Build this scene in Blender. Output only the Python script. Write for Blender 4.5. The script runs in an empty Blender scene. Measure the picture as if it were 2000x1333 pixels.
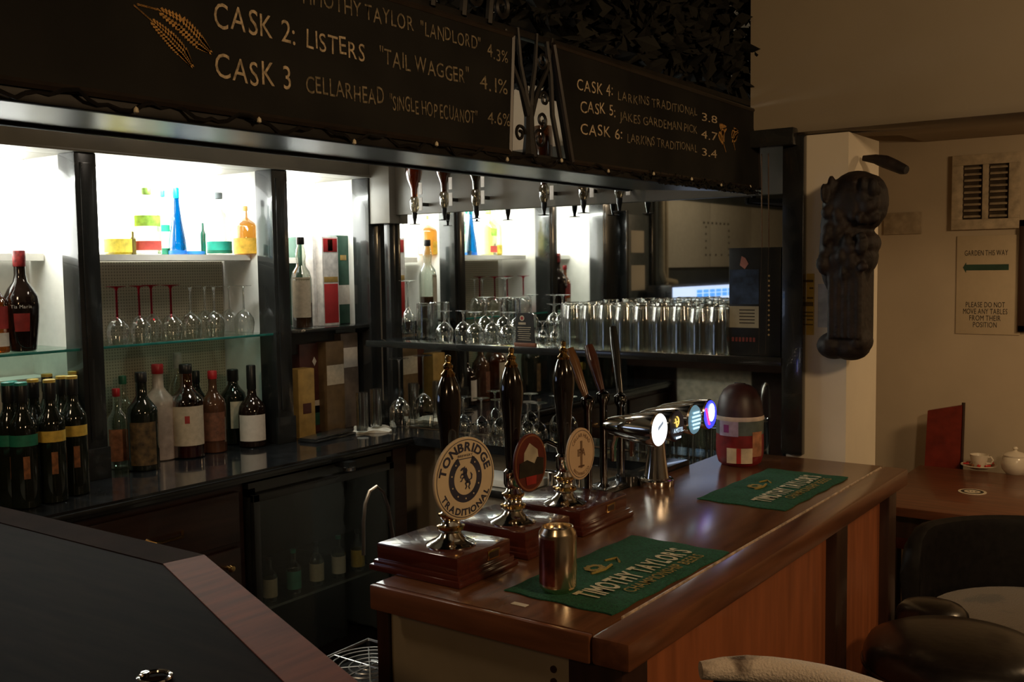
import bpy, bmesh, math, random
from mathutils import Vector, Matrix
random.seed(7)
PI = math.pi
SC = bpy.context.scene
COL = SC.collection

# ---------------------------------------------------------------- camera
H = 1.66
FPX, CX, CY = 1978.631, 1000.0, 666.5
AX = [Vector(v) for v in ((0.811, 0.031, -0.584), (0.584, -0.067, 0.809), (-0.014, -0.997, -0.073))]
_f = 1978.631029
_Yv = Vector((1430, -164.5, _f)).normalized()
_Xv = -Vector((-2750, -106.5, _f)).normalized()
_Zv = _Xv.cross(_Yv)
if _Zv.y > 0: _Zv = -_Zv
AX = (_Xv, _Yv, _Zv)
cam_d = bpy.data.cameras.new('camera'); cam = bpy.data.objects.new('camera', cam_d); COL.objects.link(cam)
cam_d.sensor_width = 36; cam_d.lens = _f * 36 / 2000; cam_d.clip_start = 0.02
# camera right / up / back expressed in the world
r_ = Vector((AX[0].x, AX[1].x, AX[2].x)); u_ = -Vector((AX[0].y, AX[1].y, AX[2].y)); b_ = -Vector((AX[0].z, AX[1].z, AX[2].z))
cam.matrix_world = Matrix(((r_.x, u_.x, b_.x, 0), (r_.y, u_.y, b_.y, 0), (r_.z, u_.z, b_.z, H), (0, 0, 0, 1)))
SC.camera = cam

# ---------------------------------------------------------------- world, exposure, lights
SC.view_settings.view_transform = 'Standard'; SC.view_settings.look = 'None'
SC.view_settings.exposure = 0.0; SC.view_settings.gamma = 1.0
SC.view_settings.use_curve_mapping = False
try: SC.cycles.transparent_max_bounces = 24
except Exception: pass
w = bpy.data.worlds.new('world'); SC.world = w; w.use_nodes = True
w.node_tree.nodes['Background'].inputs[0].default_value = (0.30, 0.22, 0.13, 1)
w.node_tree.nodes['Background'].inputs[1].default_value = 0.02

def area(name, loc, target, size, energy, col, sy=None):
    d = bpy.data.lights.new(name, 'AREA'); d.energy = energy; d.color = col; d.size = size
    if sy: d.shape = 'RECTANGLE'; d.size_y = sy
    o = bpy.data.objects.new(name, d); COL.objects.link(o); o.location = loc
    o.rotation_euler = (Vector(target) - Vector(loc)).to_track_quat('-Z', 'Y').to_euler(); return o
WARM = (1.0, 0.66, 0.34)
area('lamp_room_right', (0.9, 1.2, 2.35), (-0.9, 2.9, 1.3), 0.22, 15.0, (1.0, 0.68, 0.38))
area('lamp_room_far', (0.35, 3.75, 2.06), (-0.3, 4.3, 0.9), 0.30, 11.0, WARM)
area('lamp_room_behind', (-0.1, -1.4, 2.40), (-1.0, 1.5, 1.0), 0.30, 6.5, WARM)
area('fill_bar_inside', (-2.1, 0.3, 2.45), (-2.9, 1.6, 1.0), 0.25, 4.0, (1.0, 0.76, 0.5))  # unseen fill light for the lower bays and the mirrored service wall
area('fill_over_bar', (-2.3, 2.5, 2.5), (-2.4, 3.0, 1.0), 0.30, 3.5, (1.0, 0.86, 0.7))  # added fill with no fixture, brightens the wall above the mirror and the glasses
for k, (ya, yb) in enumerate(((1.45, 1.87), (2.03, 2.72), (2.88, 3.28))):
    area('bay_tube', (-3.33, (ya + yb) / 2, 2.045), (-3.36, (ya + yb) / 2, 1.0), 0.08, 12.0 * (yb - ya), (0.96, 1.0, 0.93), yb - ya)

# ---------------------------------------------------------------- materials
MATS = {}
def _new(name):
    m = bpy.data.materials.new(name); m.use_nodes = True; nt = m.node_tree
    return m, nt, nt.nodes['Principled BSDF']
def mat(name, col, rough=0.5, metal=0.0, var=0.25, scale=30, coat=0.0, spec=0.5, bump=0.0, emit=0, stretch=(1, 1, 1), bscale=None):
    if name in MATS: return MATS[name]
    m, nt, p = _new(name)
    tc = nt.nodes.new('ShaderNodeTexCoord'); mp = nt.nodes.new('ShaderNodeMapping'); mp.inputs['Scale'].default_value = stretch
    nt.links.new(tc.outputs['Object'], mp.inputs['Vector'])
    n = nt.nodes.new('ShaderNodeTexNoise'); n.inputs['Scale'].default_value = scale; n.inputs['Detail'].default_value = 4
    nt.links.new(mp.outputs[0], n.inputs['Vector'])
    r = nt.nodes.new('ShaderNodeValToRGB')
    r.color_ramp.elements[0].position = 0.3; r.color_ramp.elements[1].position = 0.7
    r.color_ramp.elements[0].color = tuple(c * (1 - var) for c in col) + (1,)
    r.color_ramp.elements[1].color = tuple(min(1, c * (1 + var)) for c in col) + (1,)
    nt.links.new(n.outputs['Fac'], r.inputs['Fac']); nt.links.new(r.outputs[0], p.inputs['Base Color'])
    p.inputs['Roughness'].default_value = rough; p.inputs['Metallic'].default_value = metal
    p.inputs['Coat Weight'].default_value = coat; p.inputs['Specular IOR Level'].default_value = spec
    if bump:
        b = nt.nodes.new('ShaderNodeBump'); b.inputs['Strength'].default_value = bump; b.inputs['Distance'].default_value = 0.004
        if bscale:
            n2 = nt.nodes.new('ShaderNodeTexNoise'); n2.inputs['Scale'].default_value = bscale; nt.links.new(tc.outputs['Object'], n2.inputs['Vector'])
            nt.links.new(n2.outputs['Fac'], b.inputs['Height'])
        else: nt.links.new(n.outputs['Fac'], b.inputs['Height'])
        nt.links.new(b.outputs[0], p.inputs['Normal'])
    if emit:
        nt.links.new(r.outputs[0], p.inputs['Emission Color']); p.inputs['Emission Strength'].default_value = emit
    MATS[name] = m; return m
def glass(name, tint=(0.93, 0.95, 0.93), rough=0.03, blend=0.25, base=0.04, gcol=(1, 1, 1)):
    """thin-walled glass: tinted see-through with a facing-dependent mirror sheen"""
    if name in MATS: return MATS[name]
    m, nt, p = _new(name); nt.nodes.remove(p)
    out = nt.nodes['Material Output']
    t = nt.nodes.new('ShaderNodeBsdfTransparent'); g = nt.nodes.new('ShaderNodeBsdfGlossy'); mx = nt.nodes.new('ShaderNodeMixShader')
    lw = nt.nodes.new('ShaderNodeLayerWeight'); lw.inputs['Blend'].default_value = blend
    mr = nt.nodes.new('ShaderNodeMapRange'); mr.inputs['To Min'].default_value = base; mr.inputs['To Max'].default_value = 0.75
    tc = nt.nodes.new('ShaderNodeTexCoord'); n = nt.nodes.new('ShaderNodeTexNoise'); n.inputs['Scale'].default_value = 25
    nt.links.new(tc.outputs['Object'], n.inputs['Vector'])
    b = nt.nodes.new('ShaderNodeBump'); b.inputs['Strength'].default_value = 0.12; b.inputs['Distance'].default_value = 0.003
    nt.links.new(n.outputs['Fac'], b.inputs['Height']); nt.links.new(b.outputs[0], g.inputs['Normal'])
    t.inputs[0].default_value = tint + (1,); g.inputs[0].default_value = gcol + (1,); g.inputs['Roughness'].default_value = rough
    nt.links.new(lw.outputs['Facing'], mr.inputs['Value']); nt.links.new(mr.outputs[0], mx.inputs[0])
    nt.links.new(t.outputs[0], mx.inputs[1]); nt.links.new(g.outputs[0], mx.inputs[2]); nt.links.new(mx.outputs[0], out.inputs[0])
    MATS[name] = m; return m
def emis(name, col, s, var=0.03, scale=6):
    if name in MATS: return MATS[name]
    m = mat(name, col, 0.4, var=var, scale=scale, emit=s); return m
def wood(name, col, rough=0.3, dark=0.55, axis='y', coat=0.2, scale=5, bump=0.06):
    st = {'x': (1, 9, 9), 'y': (9, 1, 9), 'z': (9, 9, 1)}[axis]
    m = mat(name, col, rough, var=dark * 0.6, scale=scale, coat=coat, stretch=st, bump=bump); return m
def lattice(name, c1, c2, n):
    m, nt, p = _new(name)
    tc = nt.nodes.new('ShaderNodeTexCoord'); b = nt.nodes.new('ShaderNodeTexBrick'); mp = nt.nodes.new('ShaderNodeMapping')
    mp.inputs['Rotation'].default_value = (0, PI / 2, 0); nt.links.new(tc.outputs['Object'], mp.inputs[0]); nt.links.new(mp.outputs[0], b.inputs['Vector'])
    b.offset = 0; b.inputs['Scale'].default_value = n; b.inputs['Brick Width'].default_value = 0.5; b.inputs['Row Height'].default_value = 0.5
    b.inputs['Mortar Size'].default_value = 0.16; b.inputs['Mortar Smooth'].default_value = 0.4
    b.inputs['Color1'].default_value = c1 + (1,); b.inputs['Color2'].default_value = c1 + (1,); b.inputs['Mortar'].default_value = c2 + (1,)
    nt.links.new(b.outputs[0], p.inputs['Base Color']); p.inputs['Roughness'].default_value = 0.7
    MATS[name] = m; return m
def cowhide(name, c0=(0.06, 0.03, 0.015), c1=(0.62, 0.52, 0.42)):
    m, nt, p = _new(name)
    tc = nt.nodes.new('ShaderNodeTexCoord'); n = nt.nodes.new('ShaderNodeTexNoise'); n.inputs['Scale'].default_value = 9; n.inputs['Detail'].default_value = 5
    n2 = nt.nodes.new('ShaderNodeTexNoise'); n2.inputs['Scale'].default_value = 260
    r = nt.nodes.new('ShaderNodeValToRGB'); r.color_ramp.elements[0].position = 0.36; r.color_ramp.elements[1].position = 0.44
    r.color_ramp.elements[0].color = c0 + (1,); r.color_ramp.elements[1].color = c1 + (1,)
    b = nt.nodes.new('ShaderNodeBump'); b.inputs['Strength'].default_value = 0.6; b.inputs['Distance'].default_value = 0.004
    nt.links.new(tc.outputs['Object'], n.inputs[0]); nt.links.new(tc.outputs['Object'], n2.inputs[0])
    nt.links.new(n.outputs[0], r.inputs[0]); nt.links.new(r.outputs[0], p.inputs['Base Color']); nt.links.new(n2.outputs[0], b.inputs['Height'])
    nt.links.new(b.outputs[0], p.inputs['Normal']); p.inputs['Roughness'].default_value = 0.9; p.inputs['Sheen Weight'].default_value = 0.4
    MATS[name] = m; return m

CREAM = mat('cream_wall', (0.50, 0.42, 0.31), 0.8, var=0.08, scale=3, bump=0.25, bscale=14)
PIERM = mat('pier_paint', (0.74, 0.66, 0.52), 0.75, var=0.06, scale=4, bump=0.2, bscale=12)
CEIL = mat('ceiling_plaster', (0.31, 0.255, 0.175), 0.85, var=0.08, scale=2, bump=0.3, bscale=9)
WHITE = mat('white_board', (0.72, 0.70, 0.64), 0.55, var=0.05)
OFFW = mat('offwhite_board', (0.42, 0.38, 0.30), 0.7, var=0.12, scale=6)
BLK = mat('black_gloss_paint', (0.018, 0.019, 0.018), 0.22, var=0.3, scale=8, coat=0.5)
BLKG = mat('black_worktop', (0.014, 0.015, 0.016), 0.12, var=0.4, scale=25, coat=0.6, bump=0.05)
GREYP = mat('grey_fascia_paint', (0.16, 0.15, 0.12), 0.4, var=0.12, scale=8)
CHALK = mat('chalkboard', (0.012, 0.011, 0.009), 0.75, var=0.5, scale=5, spec=0.2)
CHW = mat('chalk_white', (0.46, 0.36, 0.23), 0.9, var=0.5, scale=140, spec=0.1)
CHD = mat('chalk_dim', (0.20, 0.16, 0.10), 0.9, var=0.6, scale=140, spec=0.1)
CHG = mat('chalk_gold', (0.48, 0.26, 0.08), 0.9, var=0.4, scale=140, spec=0.1)
IRON = mat('wrought_iron', (0.02, 0.018, 0.016), 0.5, metal=0.6, var=0.3)
BARW = wood('bar_top_wood', (0.13, 0.052, 0.022), 0.24, 0.5, 'y', coat=0.3)
BARE = wood('bar_edge_wood', (0.15, 0.055, 0.024), 0.28, 0.5, 'y', coat=0.4)
BARX = wood('bar_end_wood', (0.17, 0.062, 0.026), 0.28, 0.5, 'x', coat=0.4)
PANW = wood('bar_panel_wood', (0.33, 0.10, 0.035), 0.5, 0.35, 'z', coat=0.1, scale=4)
POST = wood('dark_post_wood', (0.035, 0.014, 0.008), 0.4, 0.5, 'z', coat=0.2)
MAHO = wood('mahogany', (0.075, 0.016, 0.010), 0.2, 0.35, 'x', coat=0.7)
DKW = wood('dark_cabinet_wood', (0.028, 0.012, 0.008), 0.35, 0.5, 'y', coat=0.2)
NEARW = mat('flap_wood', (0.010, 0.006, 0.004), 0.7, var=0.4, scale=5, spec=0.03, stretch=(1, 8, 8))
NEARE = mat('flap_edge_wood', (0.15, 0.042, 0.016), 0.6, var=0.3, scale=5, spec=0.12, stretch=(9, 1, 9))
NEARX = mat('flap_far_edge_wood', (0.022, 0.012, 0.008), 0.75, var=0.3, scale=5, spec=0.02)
CHROME = mat('chrome', (0.78, 0.75, 0.70), 0.10, metal=1.0, var=0.05)
BRASS = mat('brass', (0.80, 0.52, 0.20), 0.16, metal=1.0, var=0.08)
STEEL = mat('brushed_steel', (0.45, 0.43, 0.40), 0.3, metal=1.0, var=0.1)
EBONY = mat('ebonised_handle', (0.010, 0.007, 0.006), 0.12, var=0.3, coat=0.8)
CLEAR = glass('clear_glass', (.90, .92, .90), .05, blend=0.42, base=0.10)
STEMG = glass('stem_glass', (.85, .87, .85), .12, blend=0.5, base=0.30)
PINTG = glass('pint_glass', (0.90, 0.91, 0.89), 0.12, 0.33, 0.09)
SHELFG = glass('shelf_glass', (0.74, 0.88, 0.82), 0.03, 0.2, 0.08)
REDG = glass('red_stem_glass', (0.62, 0.04, 0.09), 0.1, 0.3, 0.04, (1, .3, .4))
GEDGE = mat('glass_shelf_edge', (0.03, 0.20, 0.17), 0.15, var=0.2, coat=0.5)
MIRROR = mat('mirror_silver', (0.80, 0.81, 0.78), 0.025, metal=1.0, var=0.02, scale=2)
LEATH = mat('black_leather', (0.008, 0.006, 0.006), 0.3, var=0.4, scale=40, bump=0.15, coat=0.1)
LEATD = mat('dull_black_leather', (0.006, 0.005, 0.005), 0.55, var=0.4, scale=40, bump=0.15, spec=0.25)
REDL = mat('red_leather', (0.16, 0.018, 0.010), 0.4, var=0.3, scale=20, bump=0.2)
CARPET = mat('dark_carpet', (0.035, 0.014, 0.009), 0.95, var=0.6, scale=9, bump=0.5, bscale=300)
PORC = mat('white_china', (0.72, 0.66, 0.55), 0.25, var=0.04, coat=0.4)
PAPER = mat('paper', (0.66, 0.58, 0.45), 0.8, var=0.05, scale=8)
INK = mat('black_ink', (0.03, 0.025, 0.02), 0.8, var=0.3)
GREEN = mat('green_towelling', (0.010, 0.090, 0.042), 0.95, var=0.35, scale=180, bump=0.8, bscale=400)
TWHITE = mat('towel_white_print', (0.58, 0.54, 0.36), 0.95, var=0.3, scale=300)
TGOLD = mat('towel_gold_print', (0.30, 0.22, 0.05), 0.95, var=0.3, scale=300)
COW = cowhide('cowhide')
COWD = cowhide('brown_cowhide', (.014, .008, .004), (.085, .060, .036))

for _m in (BARW, BARE, BARX): _m.node_tree.nodes['Principled BSDF'].inputs['Coat Roughness'].default_value = 0.22
# ---------------------------------------------------------------- helpers
def ray(px, py):
    v = Vector((px - CX, py - CY, _f)); return Vector((AX[0].dot(v), AX[1].dot(v), AX[2].dot(v)))
O = Vector((0, 0, H))
def onz(px, py, z): d = ray(px, py); return O + d * ((z - H) / d.z)
def onx(px, py, x): d = ray(px, py); return O + d * (x / d.x)
def ony(px, py, y): d = ray(px, py); return O + d * (y / d.y)

class MB:
    def __init__(s): s.v = []; s.f = []; s.mi = []; s.k = 0
    def add(s, vs, fs, M=None):
        n = len(s.v)
        s.v += [tuple(M @ Vector(v)) if M else tuple(v) for v in vs]
        s.f += [tuple(i + n for i in f) for f in fs]; s.mi += [s.k] * len(fs); return s
    def box(s, x0, x1, y0, y1, z0, z1, bev=0.0, M=None):
        if x0 > x1: x0, x1 = x1, x0
        if y0 > y1: y0, y1 = y1, y0
        if z0 > z1: z0, z1 = z1, z0
        if not bev:
            vs = [(x, y, z) for z in (z0, z1) for y in (y0, y1) for x in (x0, x1)]
            return s.add(vs, [(0, 2, 3, 1), (4, 5, 7, 6), (0, 1, 5, 4), (2, 6, 7, 3), (0, 4, 6, 2), (1, 3, 7, 5)], M)
        bm = bmesh.new(); bmesh.ops.create_cube(bm, size=1)
        for v in bm.verts: v.co = Vector(((x0 + x1) / 2 + v.co.x * (x1 - x0), (y0 + y1) / 2 + v.co.y * (y1 - y0), (z0 + z1) / 2 + v.co.z * (z1 - z0)))
        bmesh.ops.bevel(bm, geom=bm.edges[:], offset=min(bev, .45 * min(x1 - x0, y1 - y0, z1 - z0)), segments=2, affect='EDGES', profile=0.6)
        bm.verts.index_update(); s.add([v.co[:] for v in bm.verts], [tuple(v.index for v in f.verts) for f in bm.faces], M); bm.free(); return s
    def lathe(s, prof, seg=24, M=None, a0=0, a1=2 * PI):
        full = abs(a1 - a0 - 2 * PI) < 1e-6; n = seg if full else seg + 1; vs = []; fs = []
        for r, z in prof:
            for i in range(n):
                a = a0 + (a1 - a0) * i / seg; vs.append((max(r, 1e-5) * math.cos(a), max(r, 1e-5) * math.sin(a), z))
        for j in range(len(prof) - 1):
            for i in range(seg):
                k = (i + 1) % n; fs.append((j * n + i, j * n + k, (j + 1) * n + k, (j + 1) * n + i))
        return s.add(vs, fs, M)
    def cyl(s, r, z0, z1, seg=20, M=None, r2=None):
        r2 = r if r2 is None else r2
        return s.lathe([(0, z0), (r, z0), (r2, z1), (0, z1)], seg, M)
    def tube(s, pts, r, seg=8, M=None):
        pts = [Vector(p) for p in pts]; n = len(pts); vs = []; fs = []
        rs = r if isinstance(r, (list, tuple)) else [r] * n
        up = Vector((0, 0, 1)); prev = None
        for i, p in enumerate(pts):
            t = (pts[min(i + 1, n - 1)] - pts[max(i - 1, 0)]).normalized()
            if prev is None: a = t.cross(up); a = t.cross(Vector((1, 0, 0))) if a.length < 1e-3 else a
            else: a = prev - t * prev.dot(t)
            a.normalize(); b = t.cross(a); prev = a
            for k in range(seg):
                q = 2 * PI * k / seg; vs.append(p + (a * math.cos(q) + b * math.sin(q)) * rs[i])
        for i in range(n - 1):
            for k in range(seg): l = (k + 1) % seg; fs.append((i * seg + k, i * seg + l, (i + 1) * seg + l, (i + 1) * seg + k))
        fs.append(tuple(range(seg))[::-1]); fs.append(tuple((n - 1) * seg + k for k in range(seg)))
        return s.add(vs, fs, M)
    def prism(s, poly, z0, z1, M=None):
        n = len(poly); vs = [(x, y, z0) for x, y in poly] + [(x, y, z1) for x, y in poly]
        fs = [tuple(range(n))[::-1], tuple(range(n, 2 * n))] + [(i, (i + 1) % n, n + (i + 1) % n, n + i) for i in range(n)]
        return s.add(vs, fs, M)
    def build(s, name, m, parent=None, smooth=True, ang=38):
        me = bpy.data.meshes.new(name); bm = bmesh.new()
        vv = [bm.verts.new(v) for v in s.v]
        for f, k in zip(s.f, s.mi):
            try: bf = bm.faces.new([vv[i] for i in f]); bf.material_index = k
            except ValueError: pass
        bmesh.ops.remove_doubles(bm, verts=bm.verts, dist=2e-5)
        bmesh.ops.recalc_face_normals(bm, faces=bm.faces)
        for f in bm.faces: f.smooth = smooth
        for e in bm.edges:
            if len(e.link_faces) == 2 and e.calc_face_angle(0) > math.radians(ang): e.smooth = False
        bm.to_mesh(me); bm.free()
        for q in (m if isinstance(m, (list, tuple)) else [m]): me.materials.append(q)
        o = bpy.data.objects.new(name, me); COL.objects.link(o)
        if parent: o.parent = parent
        return o
def T(x, y, z): return Matrix.Translation((x, y, z))
def RZ(a): return Matrix.Rotation(a, 4, 'Z')
def RX(a): return Matrix.Rotation(a, 4, 'X')
def RY(a): return Matrix.Rotation(a, 4, 'Y')
def thing(name, label, cat, loc=(0, 0, 0), rz=0, group=None):
    o = bpy.data.objects.new(name, None); COL.objects.link(o); o.empty_display_size = 0.05
    o.location = loc; o.rotation_euler = (0, 0, rz); return tag(o, label, cat, group)
def tag(o, label, cat, group=None, kind=None):
    o['label'] = label; o['category'] = cat
    if group: o['group'] = group
    if kind: o['kind'] = kind
    return o
def struct(o): o['kind'] = 'structure'; return o
def copy_tree(o, parent=None):
    c = o.copy(); COL.objects.link(c); c.parent = parent
    for ch in [x for x in bpy.data.objects if x.parent == o]: copy_tree(ch, c)
    return c
_glyph = {}
BOLD = 0.0
def glyph(ch):
    if (ch, BOLD) in _glyph: return _glyph[(ch, BOLD)]
    cu = bpy.data.curves.new('g', 'FONT'); cu.body = ch; cu.size = 1.0; cu.resolution_u = 3; cu.offset = BOLD
    ob = bpy.data.objects.new('g', cu); COL.objects.link(ob)
    dg = bpy.context.evaluated_depsgraph_get(); me = bpy.data.meshes.new_from_object(ob.evaluated_get(dg))
    vs = [v.co[:] for v in me.vertices]; fs = [tuple(p.vertices) for p in me.polygons]
    wd = max([v[0] for v in vs], default=0.25) + 0.07 if vs else 0.28
    bpy.data.objects.remove(ob); bpy.data.curves.remove(cu); bpy.data.meshes.remove(me)
    _glyph[(ch, BOLD)] = (vs, fs, wd); return _glyph[(ch, BOLD)]
def text_mb(mb, s, size, M, jit=0.0, align='L', sx=1.0, hair=0.0006):
    """flat lettering in the local XY plane, lifted a hair off the surface"""
    tot = sum(glyph(c)[2] for c in s) * size * sx; x = {'L': 0, 'C': -tot / 2, 'R': -tot}[align]
    for c in s:
        vs, fs, wd = glyph(c)
        if vs:
            J = T(x, random.uniform(-jit, jit) * size, hair) @ RZ(random.uniform(-jit, jit)) @ Matrix.Diagonal((size * sx * random.uniform(1 - jit, 1 + jit), size * random.uniform(1 - jit, 1 + jit), 1, 1))
            mb.add(vs, fs, M @ J)
        x += wd * size * sx
    return tot
def arc_text(mb, s, size, R, amid, M, up=True, sx=1.0, hair=0.001):
    tot = sum(glyph(c)[2] for c in s) * size * sx; a = -tot / R / 2
    for c in s:
        vs, fs, wd = glyph(c); half = wd * size * sx / R / 2; ac = a + half
        if up: q = amid - ac; J = T(R * math.cos(q), R * math.sin(q), hair) @ RZ(q - PI / 2)
        else: q = amid + ac; J = T(R * math.cos(q), R * math.sin(q), hair) @ RZ(q + PI / 2)
        if vs: mb.add(vs, fs, M @ J @ T(-wd * size * sx / 2, -size * 0.35, 0) @ Matrix.Diagonal((size * sx, size, 1, 1)))
        a += 2 * half
# plane frames: local X -> reading direction, local Y -> up, local Z -> out
def FR(o, xd, yd):
    x = Vector(xd).normalized(); y = Vector(yd).normalized(); z = x.cross(y)
    return Matrix(((x.x, y.x, z.x, o[0]), (x.y, y.y, z.y, o[1]), (x.z, y.z, z.z, o[2]), (0, 0, 0, 1)))

# ================================================================ ROOM SHELL
XL, XR, YB, YM, YF = -3.60, 2.3, -2.6, 3.38, 4.92
fl = MB().box(XL, XR, YB, YF + .1, -0.06, 0); struct(fl.build('floor', CARPET))
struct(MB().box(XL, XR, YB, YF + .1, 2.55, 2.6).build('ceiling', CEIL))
struct(MB().box(XR, XR + .1, YB, YF, 0, 2.56).build('wall_right', CREAM))
struct(MB().box(XL, XR, YB - .1, YB, 0, 2.56).build('wall_rear', CREAM))
struct(MB().box(-1.65, XR, YF, YF + .1, 0, 2.56).build('wall_far', CREAM))
struct(MB().box(-1.72, -1.62, YM + .1, YF, 0, 2.56).build('wall_alcove', CREAM))
struct(MB().box(XL - .1, XL, YB, YM + .1, 0, 2.56).build('wall_left', CREAM))
struct(MB().box(XL, -1.10, YM + .012, YM + .1, 0, 2.56).build('wall_back', CREAM))
# pier beside the bar, with its return
pier = MB().box(-1.100, -0.922, 2.925, 3.22, 0, 2.03).build('wall_pier', PIERM); struct(pier)
# plaster bulkhead running from above the pier to the far wall
struct(MB().prism([(2.885, 2.549), (2.885, 2.060), (2.90, 2.038), (2.93, 2.032), (4.50, 2.195), (4.919, 2.205), (4.919, 2.549)], 0, XR + 1.20, FR((-1.20, 0, 0), (0, 1, 0), (0, 0, 1))).build('trim_1', CEIL))

# ================================================================ BACK BAR (left run with lit bays)
FX = -3.17; ZW = 0.95
bb = thing('back_bar', 'black-painted back bar with three brightly lit shelf bays along the left', 'back bar', (FX, 2.3, 0))
def bb_part(mbb, name, m): o = mbb.build(name, m); o.parent = bb; o.location = (-FX, -2.3, 0); return o
PIL = ((1.18, 1.405), (1.915, 1.995), (2.76, 2.843), (3.312, 3.378))
for a, b in PIL:
    m = MB().box(FX - .10, FX, a, b, ZW, 2.064, 0.004)
    m.box(FX - .012, FX + .006, a - .006, b + .006, ZW, 1.06, .003)
    if b < 3.3: m.box(FX - .004, FX + .005, a + .018, b - .018, 1.09, 2.03, .002)
    bb_part(m, 'pillar', BLK)
for a, b in PIL[1:]:
    bb_part(MB().box(-3.52, FX - .10, a + .02, b - .02, ZW, 2.064), 'divider', WHITE)
bb_part(MB().box(-3.52, FX - .10, 1.385, 1.405, ZW, 2.064), 'divider', WHITE)
bb_part(MB().box(-3.56, -3.52, 1.20, 3.376, ZW, 2.064), 'back_board', WHITE)
LAT = lattice('lattice_board', (0.20, 0.175, 0.12), (0.40, 0.35, 0.25), 42)
bb_part(MB().box(-3.519, -3.513, 1.40, 1.70, 0.955, 1.70), 'lattice_panel', LAT)
bb_part(MB().box(-3.519, -3.513, 2.02, 2.775, 0.955, 1.70), 'lattice_panel', LAT)
LIT = emis('backlit_opal_panel', (0.97, 1.0, 0.95), 6.0)
for a, b in ((1.41, 1.93), (2.0, 2.775), (2.848, 3.325)):
    bb_part(MB().box(-3.518, -3.508, a, b, 1.735, 2.058, .002), 'light_panel', LIT)
# header above the openings and the wall board above it
m = MB().box(FX - .12, FX, 1.18, 3.376, 2.064, 2.16, .004).box(FX - .002, FX + .012, 1.18, 3.376, 2.064, 2.074, .002).box(-3.56, FX - .12, 1.18, 3.376, 2.064, 2.075)
bb_part(m, 'header', GREYP)
bb_part(MB().box(-3.58, FX - .02, 1.18, 3.376, 2.16, 2.54), 'upper_board', OFFW)
# shelves
def shelf_curved(y0, y1, z, xin, bulge, th=0.022):
    pts = [(-3.508, y0)] + [(xin + bulge * math.sin(PI * k / 10), y0 + (y1 - y0) * k / 10) for k in range(11)] + [(-3.508, y1)]
    return MB().prism(pts, z - th, z)
bb_part(shelf_curved(2.0, 2.775, 1.725, -3.33, 0.05), 'white_shelf', WHITE)
bb_part(MB().box(-3.508, -3.41, 1.41, 1.93, 1.705, 1.73), 'white_shelf', WHITE)
bb_part(MB().box(-3.508, -3.41, 2.848, 3.325, 1.69, 1.715), 'white_shelf', WHITE)
bb_part(MB().box(-3.508, -3.38, 1.41, 1.93, 1.285, 1.30), 'white_shelf', WHITE)
for a, b in ((1.41, 1.932), (2.0, 2.775)):
    g = bb_part(MB().box(-3.508, -3.19, a, b, 1.397, 1.405, .001), 'glass_shelf', SHELFG)
    e = MB().box(-3.19, -3.186, a, b, 1.3965, 1.4055, .001).build('shelf_edge', GEDGE); e.parent = g
g = bb_part(MB().box(-3.508, -3.18, 2.848, 3.325, 1.398, 1.412, .002), 'dark_shelf', BLK)
bb_part(MB().box(-3.30, -3.28, 2.848, 3.20, 1.30, 1.398), 'shelf_apron', BLK)
# worktop and cupboards below
m = MB().prism([(-3.56, 0.3), (-2.83, 0.3), (-2.83, 3.19), (-1.115, 3.215), (-1.115, 3.376), (-3.56, 3.376)], 0.915, ZW)
bb_part(m, 'worktop', BLKG)
bb_part(MB().box(-2.85, -2.822, 0.3, 3.19, .925, .942, .006), 'worktop_lip', BLK)
bb_part(MB().box(-3.5, -2.88, 0.3, 2.33, 0.08, .915), 'cupboard_carcass', DKW)
bb_part(MB().box(-3.5, -2.86, 3.10, 3.18, 0, .915), 'end_panel', DKW)
for y0 in (0.34, 1.0, 1.66):
    d = bb_part(MB().box(-2.88, -2.862, y0 + .01, y0 + .64, 0.70, .88, .004), 'drawer', DKW)
    k = MB().tube([(-2.862, y0 + .26, .79), (-2.835, y0 + .28, .78), (-2.835, y0 + .38, .78), (-2.862, y0 + .40, .79)], .006).build('drawer_handle', BRASS); k.parent = d
    d = bb_part(MB().box(-2.88, -2.862, y0 + .01, y0 + .64, 0.12, .68, .004), 'door', DKW)
    k = MB().lathe([(0, 0), (.008, 0), (.006, .012), (.014, .02), (.010, .03), (0, .032)], 12, T(-2.862, y0 + .58, .62) @ RY(PI / 2)).build('knob', BRASS); k.parent = d

# wall of the bar beyond the bays, seen only in the mirror
UP = struct(MB().box(-3.56, -3.17, YB, 1.18, 0.0, 2.55).build('wall_left_service', mat('service_wall', (0.055, 0.07, 0.075), 0.5, var=0.15, scale=5)))
def mir(px, x=-3.165): p = onx(px, 500, x); return 2 * YM - p.y
def mz(px, py, x=-3.165): return onx(px, py, x).z
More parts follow.
